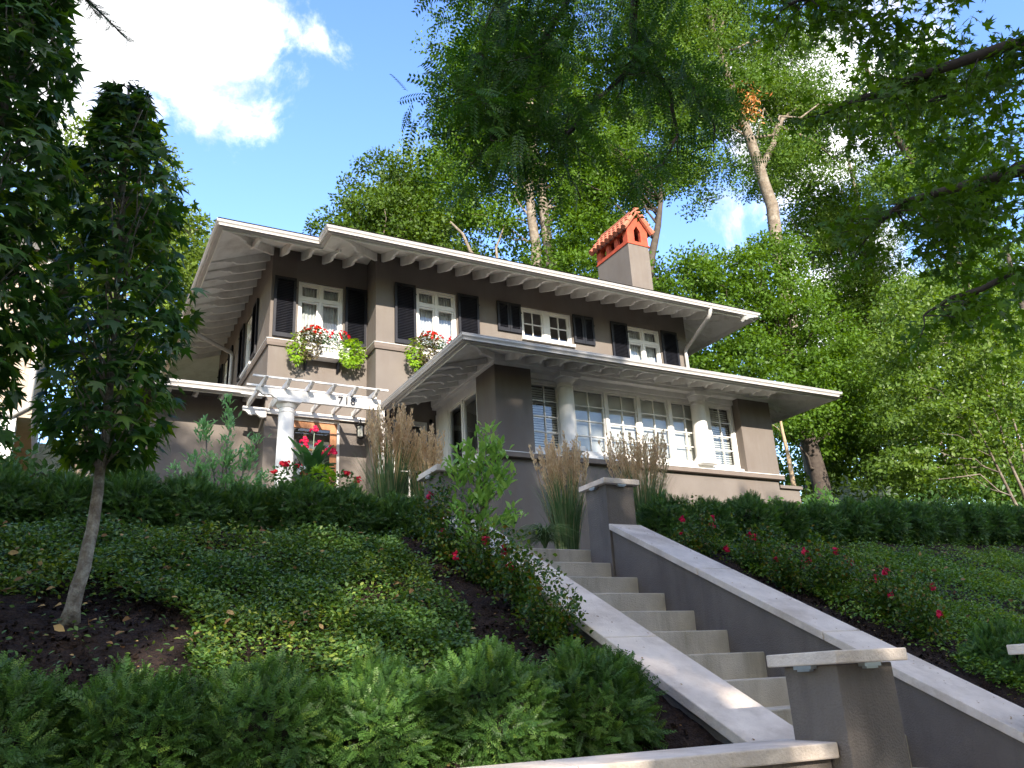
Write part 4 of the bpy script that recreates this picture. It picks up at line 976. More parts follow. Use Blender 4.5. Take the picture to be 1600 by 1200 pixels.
# ---------------------------------------------------------------- saplings
def whorl_sapling(name, label, x, y, z, branches, leaf, mat, seed, per=9, r=.010, wl=.34):
    rng = np.random.RandomState(seed); t = thing(name, label, 'sapling', (x, y, z)); mb = MB(); P = []; F = []
    for pts, nn in branches:
        q = [np.array(p, float) for p in pts]; path = []
        for i in range(len(q)-1): path += list(wiggle(rng, q[i], q[i+1], 5, .03))[:-1]
        path.append(q[-1]); n = len(path); mb.tube(path, [r*(1-.75*i/(n-1)) for i in range(n)], 6)
        for j in range(nn):
            s = .35+.65*j/(nn-1) if nn > 1 else 1; p = path[min(n-1, int(s*(n-1)))]; d = nrm(path[min(n-1, int(s*(n-1))+0)]-path[max(0, int(s*(n-1))-1)])
            for k in range(per):
                a = rng.rand()*2*PI; o = np.array([math.cos(a), math.sin(a), .25+.6*rng.rand()]); P.append(p+rng.normal(size=3)*leaf*.42); F.append(nrm(o+d*.6))
    P = np.array(P); F = np.array(F); n = len(P)
    link('foliage', leafmesh('foliage', toval(wl), P, F, np.array([0, 0, 1.0])+rng.normal(size=(n, 3))*.25, leaf*(.7+.5*rng.rand(n)), M[mat]), t)
    mb.build('stem', M['bark_young'], t, smooth=True)
whorl_sapling('magnolia_sapling', 'young magnolia sapling with bright green leaves beside the head of the stair', 2.52, 5.12, hgt(2.52, 5.12)-.01,
   [([(0, 0, 0), (.03, 0, .5), (.08, 0, .98)], 13), ([(.02, 0, .4), (-.12, .0, .62), (-.16, 0, .74)], 5), ([(.03, 0, .45), (.18, 0, .58), (.22, .0, .72)], 5), ([(.03, 0, .6), (.15, 0, .78), (.17, 0, .88)], 4),
    ([(0, 0, .2), (.15, -.03, .34), (.24, -.03, .40)], 5), ([(.03, 0, .55), (-.06, .02, .75), (-.08, 0, .84)], 3), ([(0, 0, .15), (-.1, 0, .3), (-.14, 0, .42)], 4)], .078, 'magnolia', 41, 20, .009)
whorl_sapling('slender_sapling', 'slender multi-stem sapling with pale whorled leaves in front of the wing wall', 1.42, 8.5, 2.65,
   [([(0, 0, 0), (-.05, 0, .9), (.0, 0, 1.45), (-.05, 0, 1.70)], 8), ([(0, 0, .6), (.16, 0, 1.05), (.27, 0, 1.33)], 5), ([(0, 0, .6), (-.14, 0, 1.0), (-.26, 0, 1.36), (-.25, 0, 1.45)], 6), ([(0, 0, .5), (-.2, 0, .9), (-.32, 0, 1.08)], 6),
    ([(0, 0, .4), (.12, 0, .75), (.22, 0, 1.02)], 5), ([(0, 0, .4), (-.25, 0, .75), (-.48, 0, .95)], 5), ([(0, 0, .6), (-.02, 0, 1.05), (.12, 0, 1.2)], 5), ([(0, 0, .4), (.3, 0, .85), (.34, 0, .95)], 4), ([(0, 0, .3), (.05, 0, .8), (.04, 0, .95)], 4)], .078, 'sap', 42, 26, .012, .26)

# ---------------------------------------------------------------- planter by the door
pt = thing('planter_pot', 'black planter pot at the entrance, almost hidden by the hedge', 'planter', (3.45, 13.0, 4.30))
m_ = MB(); m_.lathe([(.16, 0), (.20, .05), (.26, .38), (.29, .42), (.29, .46), (.25, .46), (.24, .40)], 0, 0, 24); m_.build('pot', M['pot'], pt, smooth=False)
m_ = MB(); m_.lathe([(.235, .38), (.2, .41), (.02, .42)], 0, 0, 16); m_.build('potting_soil', M['soil'], pt)
def canna(x, y, z):
    rng = np.random.RandomState(51); t = thing('canna_plant', 'canna with broad dark leaves and red flower spikes in front of the door', 'canna', (x, y, z)); V = []; Fc = []; mb = MB()
    for i in range(34):
        a = rng.rand()*2*PI; L = .36+.20*rng.rand(); z0 = rng.rand()*.26; w0 = .055+.03*rng.rand(); up = .35+.9*rng.rand(); dx, dy = math.cos(a), math.sin(a); b = len(V)
        for k in range(9):
            s = k/8; o = L*(s*.75); zz = z0+L*up*(s-.55*s*s*(1.6-up)); w_ = w0*math.sin(PI*min(1, s*.93+.05))**.8
            for q in (-1, 0, 1): V.append((dx*o-dy*w_*q, dy*o+dx*w_*q, zz+abs(q)*.02))
        for k in range(8):
            for q in range(2): Fc.append((b+3*k+q, b+3*k+q+1, b+3*k+q+4, b+3*k+q+3))
    me = D.meshes.new('leaves'); me.from_pydata(V, [], Fc); me.materials.append(M['canna']); me.attributes.new('rnd', 'FLOAT', 'FACE').data.foreach_set('value', np.repeat(rng.rand(34), 16).astype(np.float32)); me.polygons.foreach_set('use_smooth', [True]*len(Fc)); link('leaves', me, t)
    hd = [(.02, 0, .86), (-.14, .0, .66), (-.13, 0, .56), (.10, 0, .62), (.28, 0, .55), (.34, 0, .50), (.22, 0, .48)]
    for h_ in hd: mb.tube([(0, 0, 0), (h_[0]*.4, 0, h_[2]*.6), h_], [.012, .009, .005], 6)
    me = mb.mesh('stalk', M['canna']); me.attributes.new('rnd', 'FLOAT', 'FACE').data.foreach_set('value', [.6]*len(me.polygons)); link('stalk', me, t)
    fm = flowermesh('petal_crimson', .060, 10, 7)
    for h_ in hd: link('flower', fm, t, h_)
canna(3.47, 13.0, 4.70)
def posy(name, label, cat, loc, R, n, leaf, mat, seed, flowers=None, tm_=None, hang=0, group=None):
    rng = np.random.RandomState(seed); t = thing(name, label, cat, loc, 0, group); d = rdir(rng, n); P = d*np.array(R)*(.35+.65*rng.rand(n, 1)**.5)
    P[:, 2] += (0 if hang else R[2]*.6)
    F = nrm(d+np.array([0, -.2, -.1-hang])+rng.normal(size=(n, 3))*.4); U = nrm(d*.8+np.array([0, -.3, .8])+rng.normal(size=(n, 3))*.3)
    link('foliage', leafmesh('foliage', tm_ or toval(.7), P, F, U, leaf*(.7+.6*rng.rand(n)), M[mat]), t)
    if flowers:
        fm, k = flowers
        for j in range(k):
            dd = rdir(rng, 1)[0]; dd[2] = abs(dd[2]); dd[1] = -abs(dd[1]); p = dd*np.array(R)*1.05; p[2] += R[2]*.6; link('flower', fm, t, tuple(p), j)
    return t
FR = flowermesh('petal_coral', .036, 8, 3); FW = flowermesh('petal_white', .030, 7, 4); FRD = flowermesh('petal_red', .04, 8, 5); FRS = flowermesh('petal_red', .05, 8, 6)
posy('begonia', 'red begonias spilling left of the canna pot', 'begonia', (3.02, 12.7, 4.55), (.26, .2, .20), 260, .06, 'midgreen', 61, (FRS, 9))
posy('begonia', 'red begonias spilling right of the canna pot', 'begonia', (3.90, 12.8, 4.52), (.26, .2, .20), 260, .06, 'midgreen', 62, (FRS, 7))
posy('white_begonia', 'small white flowers among the red ones at the canna pot', 'begonia', (3.22, 12.6, 4.62), (.10, .1, .12), 60, .05, 'midgreen', 63, (FW, 6))
posy('lime_vine', 'lime green vine tumbling from the canna pot', 'vine', (3.52, 12.62, 4.52), (.20, .12, .20), 150, .10, 'lime', 64, tm_=tstar())
# window box plants
def boxplants(x0, x1, y, z, which):
    w_ = x1-x0; zz = z+.02
    posy('lime_vine', 'lime green vine hanging from the left end of the %s window box' % which, 'vine', (x0-.04, y-.32, z-.18), (.20, .12, .36), 300, .075, 'lime', 71, tm_=tstar(), hang=.7)
    posy('coleus', 'bronze and green coleus spilling over the left half of the %s window box' % which, 'coleus', (x0+.18, y-.33, z-.04), (.30, .15, .38), 620, .070, 'bronze', 72, tm_=tstar(), hang=.5)
    posy('white_begonia', 'white flowers in the middle of the %s window box' % which, 'begonia', (x0+w_*.42, y-.17, zz), (.22, .10, .22), 150, .05, 'midgreen', 73, (FW, 16))
    posy('geranium', 'coral red geranium left of centre in the %s window box' % which, 'geranium', (x0+w_*.32, y-.22, zz+.08), (.28, .12, .20), 140, .055, 'midgreen', 74, (FR, 20))
    posy('geranium', 'coral red geranium right of centre in the %s window box' % which, 'geranium', (x0+w_*.80, y-.22, zz), (.24, .12, .22), 140, .055, 'midgreen', 75, (FRD, 14))
    posy('trailing_greenery', 'fine green trailing plant over the front of the %s window box' % which, 'trailing plant', (x0+w_*.58, y-.26, zz-.02), (.22, .10, .16), 420, .045, 'midgreen', 76, tm_=tdiamond(.25), hang=.5)
    if which == 'left': posy('lime_vine', 'lime green vine hanging from the right end of the %s window box' % which, 'vine', (x1+.04, y-.30, z-.12), (.30, .16, .33), 620, .078, 'lime', 77, tm_=tstar(), hang=.6)
    else: posy('lime_vine', 'lime green vine hanging from the right end of the %s window box' % which, 'vine', (x1-.02, y-.2, z+.0), (.14, .1, .18), 120, .08, 'lime', 78, tm_=tstar(), hang=.4)
boxplants(4.0, 5.1, 16.6, 8.5, 'left'); boxplants(6.4, 7.62, 16.0, 8.5, 'right')

#@@NEARTREES
# ---------------------------------------------------------------- young columnar sweetgums
def sweetgum(label, x, y, z, trunk, r0, col, n, seed, leaf=.105):
    """col: list of (z above base, rx) giving the column's silhouette"""
    rng = np.random.RandomState(seed); t = thing('sweetgum_tree', label, 'tree', (x, y, z), 0, 'young columnar sweetgum trees'); mb = MB()
    pts = []
    for i in range(len(trunk)-1): pts += list(wiggle(rng, trunk[i], trunk[i+1], 6, .006))[:-1]
    pts.append(np.array(trunk[-1], float)); k = len(pts); mb.tube(pts, [r0*(1-.8*i/(k-1))*(1.45 if i == 0 else 1) for i in range(k)], 12)
    zs = np.array([c[0] for c in col]); rs_ = np.array([c[1] for c in col]); tz = np.array([p[2] for p in trunk]); tx = np.array([p[0] for p in trunk])
    def ax(zz): return np.interp(zz, tz, tx)
    P = []; F = []; 
    for j in range(n):
        zz = zs[0]+(zs[-1]-zs[0])*rng.rand(); R = np.interp(zz, zs, rs_)*(1+.16*math.sin(zz*9+seed)+.10*math.sin(zz*23)); a = rng.rand()*2*PI; rr = R*(rng.rand()**.42)
        P.append((ax(zz)+rr*math.cos(a), rr*math.sin(a)*.9, zz)); F.append((math.cos(a)*.8, math.sin(a)*.8, -.55-.4*rng.rand()))
    P = np.array(P); F = nrm(np.array(F)+rng.normal(size=(n, 3))*.35); U = nrm(np.stack([F[:, 0]*.5, F[:, 1]*.5, np.ones(n)], 1)+rng.normal(size=(n, 3))*.35)
    link('crown', leafmesh('crown', tstar(), P, F, U, leaf*(.65+.6*rng.rand(n)), M['sweetgum'], np.clip(rng.rand(n)**1.5, 0, 1)), t)
    for j in range(70):
        zz = zs[0]+(zs[-1]-zs[0])*(j/70)*.95; R = np.interp(zz, zs, rs_)*.8; a = rng.rand()*2*PI; b = np.array([ax(zz-.15), 0, max(zz-.2, zs[0]*.9)]); e = np.array([ax(zz)+R*math.cos(a), R*math.sin(a), zz+.15])
        mb.tube(list(wiggle(rng, b, e, 4, .04)), [.007, .005, .004, .002], 5)
    mb.build('trunk', M['bark_young'], t, smooth=True)
sweetgum('young columnar sweetgum with a bare leaning grey trunk rising from the left bank', .09, 4.42, hgt(.09, 4.42)-.02, [(0, 0, 0), (.05, 0, .45), (.06, 0, .9), (.03, 0, 1.9), (-.03, 0, 2.98)], .036,
         [(.80, .12), (.92, .24), (1.15, .31), (1.4, .34), (1.8, .33), (2.1, .33), (2.45, .26), (2.75, .16), (2.98, .07)], 2000, 81, .11)
sweetgum('young columnar sweetgum cut off by the left edge of the photo', -.50, 4.15, hgt(-.5, 4.15)-.02, [(0, 0, 0), (0, 0, 1), (.02, 0, 2.2), (.03, 0, 3.6)], .036,
         [(.85, .14), (1.0, .26), (1.3, .30), (1.9, .31), (2.5, .29), (3.1, .23), (3.6, .12)], 2700, 82, .115)

# ---------------------------------------------------------------- overhanging boughs of street trees
def overhang(name, label, base, trunkpts, boughs, per, leaf, mat, tmpl, seed, cr, hang=.4, r0=.2, bark='bark_dark', flat=.5, up=.7, extra=None):
    rng = np.random.RandomState(seed); base = np.array(base, float); t = thing(name, label, 'tree', tuple(base)); mb = MB()
    tp = [np.array(p, float)-base for p in trunkpts]; pts = []
    for i in range(len(tp)-1): pts += list(wiggle(rng, tp[i], tp[i+1], 6, .012))[:-1]
    pts.append(tp[-1]); k = len(pts); mb.tube(pts, [r0*(1-.6*i/(k-1)) for i in range(k)], 12)
    C = []
    for bp_, r_, dens in boughs:
        q = [np.array(p, float)-base for p in bp_]; path = []
        for i in range(len(q)-1): path += list(wiggle(rng, q[i], q[i+1], 6, .025))[:-1]
        path.append(q[-1]); n = len(path); mb.tube(path, [max(.006, r_*(1-.85*i/(n-1))) for i in range(n)], 7)
        L = sum(np.linalg.norm(path[i+1]-path[i]) for i in range(n-1)); m_ = int(L*dens)
        for j in range(m_):
            s = .12+.88*rng.rand(); p = path[min(n-1, int(s*n))]; d = rdir(rng, 1)[0]; d[2] *= .45; d[2] -= .25; e = p+d*cr*(.5+1.1*rng.rand())
            mb.tube(list(wiggle(rng, p, e, 4, .06)), [max(.003, r_*.16), .005, .004, .002], 5); C.append(e); C.append(p*.45+e*.55)
    C = np.array(C); P, F, U, S, rn = clump_leaves(rng, C, per, cr*.42, flat, up, leaf, hang=hang)
    if extra is not None:
        C2 = clumps(rng, [tuple(np.array(l[:3])-base)+tuple(l[3:]) for l in extra[0]], extra[1], .5); a = clump_leaves(rng, C2, extra[2], cr, flat, up, leaf*1.2, hang=hang)
        P, F, U, S, rn = [np.concatenate([p_, q_]) for p_, q_ in zip((P, F, U, S, rn), a)]
    link('crown', leafmesh('crown', tmpl, P, F, U, S, M[mat], rn), t); mb.build('trunk', M[bark], t, smooth=True); return t
overhang('locust_tree', 'street locust whose dark feathery boughs hang into the top centre of the photo', (4.2, -1.6, 0), [(4.2, -1.6, 0), (4.2, -1.3, 3), (4.0, -.6, 6.0), (3.7, .6, 8.2)],
   [([(2.880, 0.720, 7.080), (3.720, 3.600, 8.160), (4.140, 4.800, 7.140), (4.182, 4.800, 6.780), (3.600, 4.800, 6.120), (3.210, 4.800, 5.610)], .055, 5.5),
    ([(2.820, 0.600, 6.900), (3.240, 3.600, 7.920), (3.420, 4.800, 7.140), (3.050, 4.800, 6.420), (2.780, 4.800, 5.850), (2.600, 4.800, 5.520)], .05, 5.5),
    ([(2.760, 0.480, 6.720), (2.760, 3.600, 7.740), (2.800, 4.800, 7.140), (2.600, 4.800, 6.540), (2.500, 4.800, 5.850)], .035, 5.5),
    ([(4.140, 4.800, 6.960), (4.500, 4.800, 6.540), (4.500, 4.800, 6.060), (4.290, 4.800, 5.700)], .03, 6), ([(3.600, 4.800, 6.120), (3.360, 5.040, 5.760), (3.600, 5.100, 5.340)], .02, 5.5),
    ([(4.140, 4.800, 7.140), (4.800, 4.920, 6.960), (5.160, 4.980, 6.540), (5.100, 4.980, 6.180)], .03, 6), ([(3.420, 4.800, 7.140), (3.180, 4.800, 6.720), (3.060, 4.800, 6.180)], .02, 5.5)],
   9, .25, 'pinnate', tpinnate(9, .19, .07), 91, .42, hang=.35, r0=.2, extra=([(3.4, .6, 8.6, 2.4, 1.6, 1.2), (3.2, 2.4, 9.6, 1.6, 1.4, .8)], 45, 7))
overhang('maple_tree', 'street maple whose dark boughs fill the right edge of the photo', (8.2, 1.3, 0), [(8.2, 1.3, 0), (8.2, 1.4, 4), (7.6, 1.7, 6.4), (6.8, 2, 8.2)],
   [([(6.812, 1.560, 4.360), (6.552, 2.860, 5.140), (6.032, 3.848, 5.192), (5.668, 3.900, 4.932)], .07, 8), ([(6.812, 1.612, 5.400), (6.448, 2.860, 6.232), (5.824, 3.900, 6.232), (5.408, 3.900, 5.972)], .07, 8),
    ([(6.760, 1.768, 6.180), (6.344, 2.912, 7.168), (5.616, 3.848, 7.272), (5.200, 3.900, 7.064)], .06, 8), ([(6.812, 1.508, 3.840), (6.708, 2.704, 4.412), (6.396, 3.848, 4.360), (6.136, 3.952, 4.204)], .05, 8),
    ([(6.708, 2.080, 6.960), (6.448, 3.432, 7.792), (5.928, 4.056, 7.792), (5.408, 4.160, 7.532)], .06, 7), ([(6.708, 2.080, 4.880), (6.968, 3.328, 5.504), (6.968, 3.900, 5.400), (6.656, 4.004, 4.984)], .05, 8), ([(6.708, 2.080, 5.920), (7.072, 3.328, 6.544), (6.864, 3.900, 6.544)], .05, 8)],
   14, .10, 'nearmaple', tstar(.1), 92, .40, hang=.35, r0=.14, extra=([(7.7, 4.0, 6.9, .8, .4, .9), (7.35, 4.0, 5.6, .5, .4, .8), (7.65, 4.1, 4.8, .35, .3, .6), (6.8, 4.0, 7.2, .7, .4, .5), (6.1, 4.0, 7.65, .7, .4, .35), (7.0, 3.0, 8.5, 1, 1, .8)], 330, 12))
rng = np.random.RandomState(95); t = thing('spruce_tree', 'spruce whose bluish twig tip hangs into the top left of the photo', 'tree', (-3.2, 5.6, 1.9)); mb = MB()
mb.tube([(0, 0, 0), (0, 0, 4), (.05, 0, 8)], [.14, .10, .03], 8); P = []; F = []
mb.tube([(.0, 0, 4.6), (1.4, -.2, 4.7), (2.7, -.5, 4.25), (3.20, -.6, 3.74)], [.035, .025, .012, .004], 6)
for (a, b) in (((2.55, -.45, 4.35), (2.95, -.6, 4.05)), ((2.8, -.5, 4.2), (3.02, -.55, 3.90)), ((2.7, -.5, 4.25), (3.22, -.6, 3.72)), ((2.2, -.4, 4.45), (2.75, -.6, 4.35))):
    a, b = np.array(a), np.array(b)
    mb.tube([a, b], [.006, .003], 5)
    for j in range(26):
        p = a+(b-a)*(j/25)
        for s_ in (-1, 1, .3): P.append(p); F.append((b-a)/np.linalg.norm(b-a)+np.array([s_*.8, 0, .5-rng.rand()])*(.6+.4*rng.rand()))
P2 = []; F2 = []
for zc in np.linspace(2.5, 7.6, 26):
    for k in range(9):
        a = rng.rand()*2*PI; L = 1.5*(1-(zc-2)/6.5)+.15
        for j in range(7): s = (j+1)/7; P2.append((L*s*math.cos(a), L*s*math.sin(a), zc-.25*s*s)); F2.append((math.cos(a), math.sin(a), -.2))
P = np.array(P+P2); F = np.array(F+F2)+rng.normal(size=(len(P), 3))*.3; S = np.concatenate([np.full(len(P)-len(P2), .075), np.full(len(P2), .30)])
link('crown', leafmesh('crown', tneedles(12, .22, .06, 60), P, F, np.array([0, 0, 1.])+rng.normal(size=P.shape)*.4, S, M['pine']), t); mb.build('trunk', M['bark_dark'], t, smooth=True)

#@@BGTREES
# ---------------------------------------------------------------- trees behind the house
def K(px, y, s=1): return px
tree('yellow_green_tree', 'tall yellow-green tree far behind the left sweetgum', 'tree', (.6, 30, 3), [(.6, 30, 3), (.5, 30, 12), (.7, 30, 20)], .35,
     [(.3, 30, 19.2, 2.6, 2.6, 3.2), (2.4, 30, 17.5, 1.6, 2, 3.4), (-1.6, 30, 16, 2, 2, 3.5), (.8, 30, 13.0, 2.8, 2.4, 3.6)], 230, 150, .85, .17, 'yellowgreen', seed=101, flat=.55)
tree('yellow_green_tree', 'lower yellow-green tree top showing just left of the highest eave corner', 'tree', (4.3, 33, 3.5), [(4.3, 33, 3.5), (4.3, 33, 12), (4.3, 33, 18)], .3,
     [(4.35, 33, 18.0, 1.15, 1.5, 2.6), (3.4, 33, 15.5, 1.6, 1.6, 2.5), (5.0, 33, 15.8, 1.2, 1.5, 2.4)], 110, 130, .7, .16, 'yellowgreen', seed=102, flat=.55)
tree('round_maple_tree', 'dense round maple rising behind the left half of the roof', 'tree', (9.4, 27, 3), [(9.4, 27, 3), (9.6, 27, 11), (9.7, 27, 17)], .3,
     [(9.9, 27, 18.6, 2.0, 2.2, 3.0), (8.5, 27, 16.9, 1.7, 2.0, 2.6), (11.4, 27, 17.0, 1.8, 2.0, 2.4), (10, 27, 15.5, 3.4, 2.4, 2.2)], 260, 170, .75, .15, 'maple2', seed=103, flat=.38)
tree('airy_tree', 'airy yellow-green tree towering over the round maple', 'tree', (15, 34, 4), [(15, 34, 4), (15, 34, 16), (14.5, 34, 26)], .4,
     [(13.2, 34, 23.8, 1.8, 2, 3.0), (15.4, 34, 24.5, 2.6, 2.4, 4.4), (14.2, 34, 20.5, 2.4, 2.2, 3.0), (11.8, 34, 22.2, 1.1, 1.2, 1.3)], 250, 130, .85, .16, 'yellowgreen', seed=104, flat=.5)
tree('twin_trunk_tree', 'great broadleaf tree with two pale trunks rising behind the roof centre', 'tree', (14.9, 25, 3.5),
     [[(14.9, 25, 3.5), (15.2, 25, 15.5), (15.15, 25, 19.8), (15.6, 25, 25), (16.5, 25, 29)], [(15.4, 25, 3.5), (15.95, 25, 16.9), (15.7, 25, 20.3), (15.4, 25, 25.5), (14.4, 25, 28)]], .29,
     [(16.3, 25.5, 24.6, 4.6, 3, 4.6), (13.2, 26, 20.4, 2.6, 2.2, 2.8), (13.4, 26, 23.6, 2.6, 2.4, 3.0), (18.2, 25.5, 20.8, 2.6, 2.2, 3.6), (19.6, 25.5, 25.5, 2.4, 2.4, 3.8), (15.6, 26.5, 28.5, 4, 3, 2.4)], 560, 145, .85, .145, 'maple', seed=105, flat=.5, nbr=46,
     extra=[([(13.4, 25, 13), (13.25, 25, 15.4), (12.9, 25, 16.3), (12.4, 25, 16.8), (12.1, 25, 17.5), (11.6, 25, 17.9)], .13), ([(13.25, 25, 15.4), (13.55, 25, 16.4), (13.5, 25, 17.2), (13.9, 25, 18.2)], .09)])
tree('oak_tree', 'dark limbed oak leaning right behind the chimney', 'tree', (17.75, 22.5, 3.5), [(17.75, 22.5, 3.5), (18.15, 22.5, 12.5), (18.45, 22.5, 15.3), (19.45, 22.5, 18.2), (19.95, 22.5, 20.5)], .30,
     [(16.75, 23.2, 17.8, 1.8, 1.8, 2.6), (17.55, 23.4, 20.8, 2.6, 2, 2.6), (19.75, 23.4, 21.6, 1.8, 1.8, 2.0), (15.55, 23.4, 15.6, 1.5, 1.5, 1.8)], 230, 150, .65, .125, 'maple', 'bark_dark', seed=106, flat=.5, nbr=20,
     extra=[([(18.45, 22.5, 15.2), (18.9, 22.5, 15.75), (19.4, 22.5, 15.8), (19.9, 22.5, 15.65), (20.6, 22.5, 16.2), (21.1, 22.5, 16.9), (21.7, 22.5, 17.5)], .085)])
tree('tall_locust_tree', 'very tall feathery tree with a straight pale trunk right of the chimney', 'tree', (27.2, 24, 4),
     [(27.2, 24, 4), (27.5, 24, 14.5), (27.8, 24, 22.0), (26.8, 24, 26.7), (25.8, 24, 31.5), (25.6, 24, 34)], .42,
     [(24.0, 24.5, 30.5, 3.6, 3, 3.6), (26.8, 24.5, 33.5, 3.2, 3, 3.2), (31.0, 24.5, 33.0, 3.4, 3, 2.8), (32.6, 24.5, 29.0, 3.2, 2.8, 2.6), (22.6, 24.5, 26.4, 3.2, 2.6, 2.8), (29.6, 24.5, 25.0, 2.6, 2.2, 1.8), (21.0, 24.5, 31.5, 2.8, 2.6, 2.8), (23.6, 24.6, 22.9, 2.2, 2, 1.8), (27.6, 24.8, 28.6, 2.4, 2, 2.6), (25.6, 24.8, 27.6, 2.2, 2, 2.2), (30.0, 24.8, 29.8, 2.6, 2, 2.0)], 800, 170, .95, .16, 'locust', seed=107, flat=.36, nbr=14, shell=.6, tmpl=tdiamond(.45),
     extra=[([(27.4, 24, 23.8), (28.6, 24, 25.6), (29.6, 24, 27.4), (31.4, 24, 29.0)], .20), ([(26.6, 24, 27.4), (26.0, 24, 30.4), (26.9, 24, 33.5)], .22), ([(29.2, 24, 26.9), (31.5, 24, 26.8), (33, 24, 26)], .08)])
rng = np.random.RandomState(7); nt_ = [o for o in COL.objects if o.name == 'tall_locust_tree'][0]
P = rng.normal(size=(260, 3))*np.array([.32, .3, .45]); P2_ = P+np.array([26.75-27.2, -.5, 27.2-4])
link('dead_foliage', leafmesh('dead_foliage', tdiamond(.3), P2_, rng.normal(size=P.shape)+np.array([0, 0, -.6]), rng.normal(size=P.shape), .26, M['nest'], rng.rand(260)), nt_)
tree('layered_maple_tree', 'sunlit maple with layered foliage and a dark trunk right of the upper eave', 'tree', (25.6, 22, 4), [(25.6, 22, 4), (25.2, 22, 9.5), (24.6, 22, 13.5), (24.0, 22, 17.0)], .42,
     [(23.0, 22, 15.6, 2.4, 2.2, 2.2), (25.4, 21.6, 14.0, 2.6, 2.2, 2.0), (21.0, 22, 12.5, 2.2, 2, 2.6), (23.2, 21.4, 11.4, 3.0, 2, 1.8), (26.6, 22, 11.4, 2.4, 2, 2.4), (24.6, 22, 17.0, 1.6, 1.6, 1.4), (20.0, 22, 15.2, 1.8, 1.6, 2.0)], 400, 150, .85, .145, 'maple', 'bark_dark', seed=108, flat=.28, nbr=34)
tree('white_pine_tree', 'pale white pine between the tall feathery tree and the dark right-hand trees', 'tree', (38.5, 27, 5), [(38.5, 27, 5), (38.5, 27, 18), (38.3, 27, 30)], .35,
     [(38.2, 27, 27.2, 2.2, 2.2, 3.2), (38.8, 27, 22.5, 3.0, 2.6, 3.0), (39.2, 27, 18, 3.4, 2.6, 3), (36.0, 27, 19.4, 2, 2, 2), (35.2, 27, 23.5, 1.8, 2, 2.0)], 360, 120, .8, .15, 'shrubleaf', seed=109, flat=.3, tmpl=tdiamond(.35))
tree('dark_tree', 'dark tall tree with a bending trunk behind the right-hand maple boughs', 'tree', (36.5, 21, 4), [(36.5, 21, 4), (36.2, 21, 12), (36.0, 21, 20), (33.5, 21, 26), (32.6, 21, 30)], .36,
     [(34.6, 21, 27.5, 2.8, 2.6, 3.4), (37.0, 21, 24, 3.4, 2.8, 3.2), (38.4, 21, 18, 4, 2.6, 4), (33.5, 21, 16.2, 1.8, 2, 2.2), (36.0, 21, 12.5, 3.6, 2.4, 2.8), (32.8, 21, 22.5, 1.5, 1.5, 1.6)], 560, 130, .95, .17, 'locust', 'bark_dark', seed=110, flat=.4, nbr=34)
tree('dark_tree', 'shaded tree filling the gap right of the porch eave', 'tree', (30.4, 23, 4), [(30.4, 23, 4), (30.3, 23, 9), (30.0, 23, 13)], .25,
     [(29.0, 23, 11.2, 2.6, 2, 2.2), (31.6, 23, 12.6, 2.4, 2, 2.4), (30.5, 23, 8.6, 3.4, 2, 1.8), (28.0, 23, 8.0, 2.0, 1.8, 1.8)], 210, 150, .8, .15, 'maple2', 'bark_dark', seed=111, flat=.4)
tree('thin_pale_tree', 'thin pale-barked trunk just right of the porch corner', 'tree', (18.8, 17.0, 3.3), [(18.8, 17.0, 3.3), (18.5, 17.0, 7.0), (18.35, 17, 9)], .11, [(18.6, 17.6, 9.2, .8, .8, .7)], 14, 60, .5, .11, 'maple2', 'bark_pale', seed=112, nbr=5)
# lighter multi-stem shrubs at the right
tree('multistem_shrub', 'light green multi-stem shrub leaning in from the right edge', 'shrub', (19.4, 11, 3.3), [[(19.4, 11, 3.3), (18.5, 11, 5.4), (17.9, 11, 6.8)], [(19.6, 11, 3.3), (19.0, 11, 5.6), (18.8, 11, 7.6)], [(19.7, 11, 3.3), (19.6, 11, 6), (19.5, 11, 8)]], .05,
     [(17.2, 11.2, 8.3, 1.4, 1.1, 1.2), (18.6, 11, 7.6, 1.6, 1.2, 1.5), (16.6, 11.2, 6.6, 1.1, 1, 1.0), (18.2, 11.3, 6.2, 1.5, 1, .9), (19.8, 11, 9, 1.2, 1, 1.2), (17.6, 11.3, 9.5, .9, .8, .8), (15.9, 11.3, 5.2, .8, .7, .6)], 210, 90, .42, .095, 'shrubleaf', 'bark', seed=113, flat=.35, nbr=22, tmpl=toval(.6), br=.3)
tree('understory_tree', 'mid green understory tree between the layered maple and the right-hand shrub', 'tree', (27.6, 18, 4), [(27.6, 18, 4), (27.3, 18, 8), (26.9, 18, 12)], .14,
     [(26.6, 18, 12.2, 1.8, 1.6, 1.8), (28.4, 18, 10.8, 2.0, 1.6, 2.0), (25.8, 18, 9.4, 1.4, 1.4, 1.2), (29.4, 18, 14.0, 1.8, 1.5, 2.0), (24.6, 18, 7.2, 1.6, 1.4, 1.2), (27.6, 18, 7.0, 2.2, 1.6, 1.2)], 220, 120, .62, .125, 'maple2', seed=114, flat=.35)
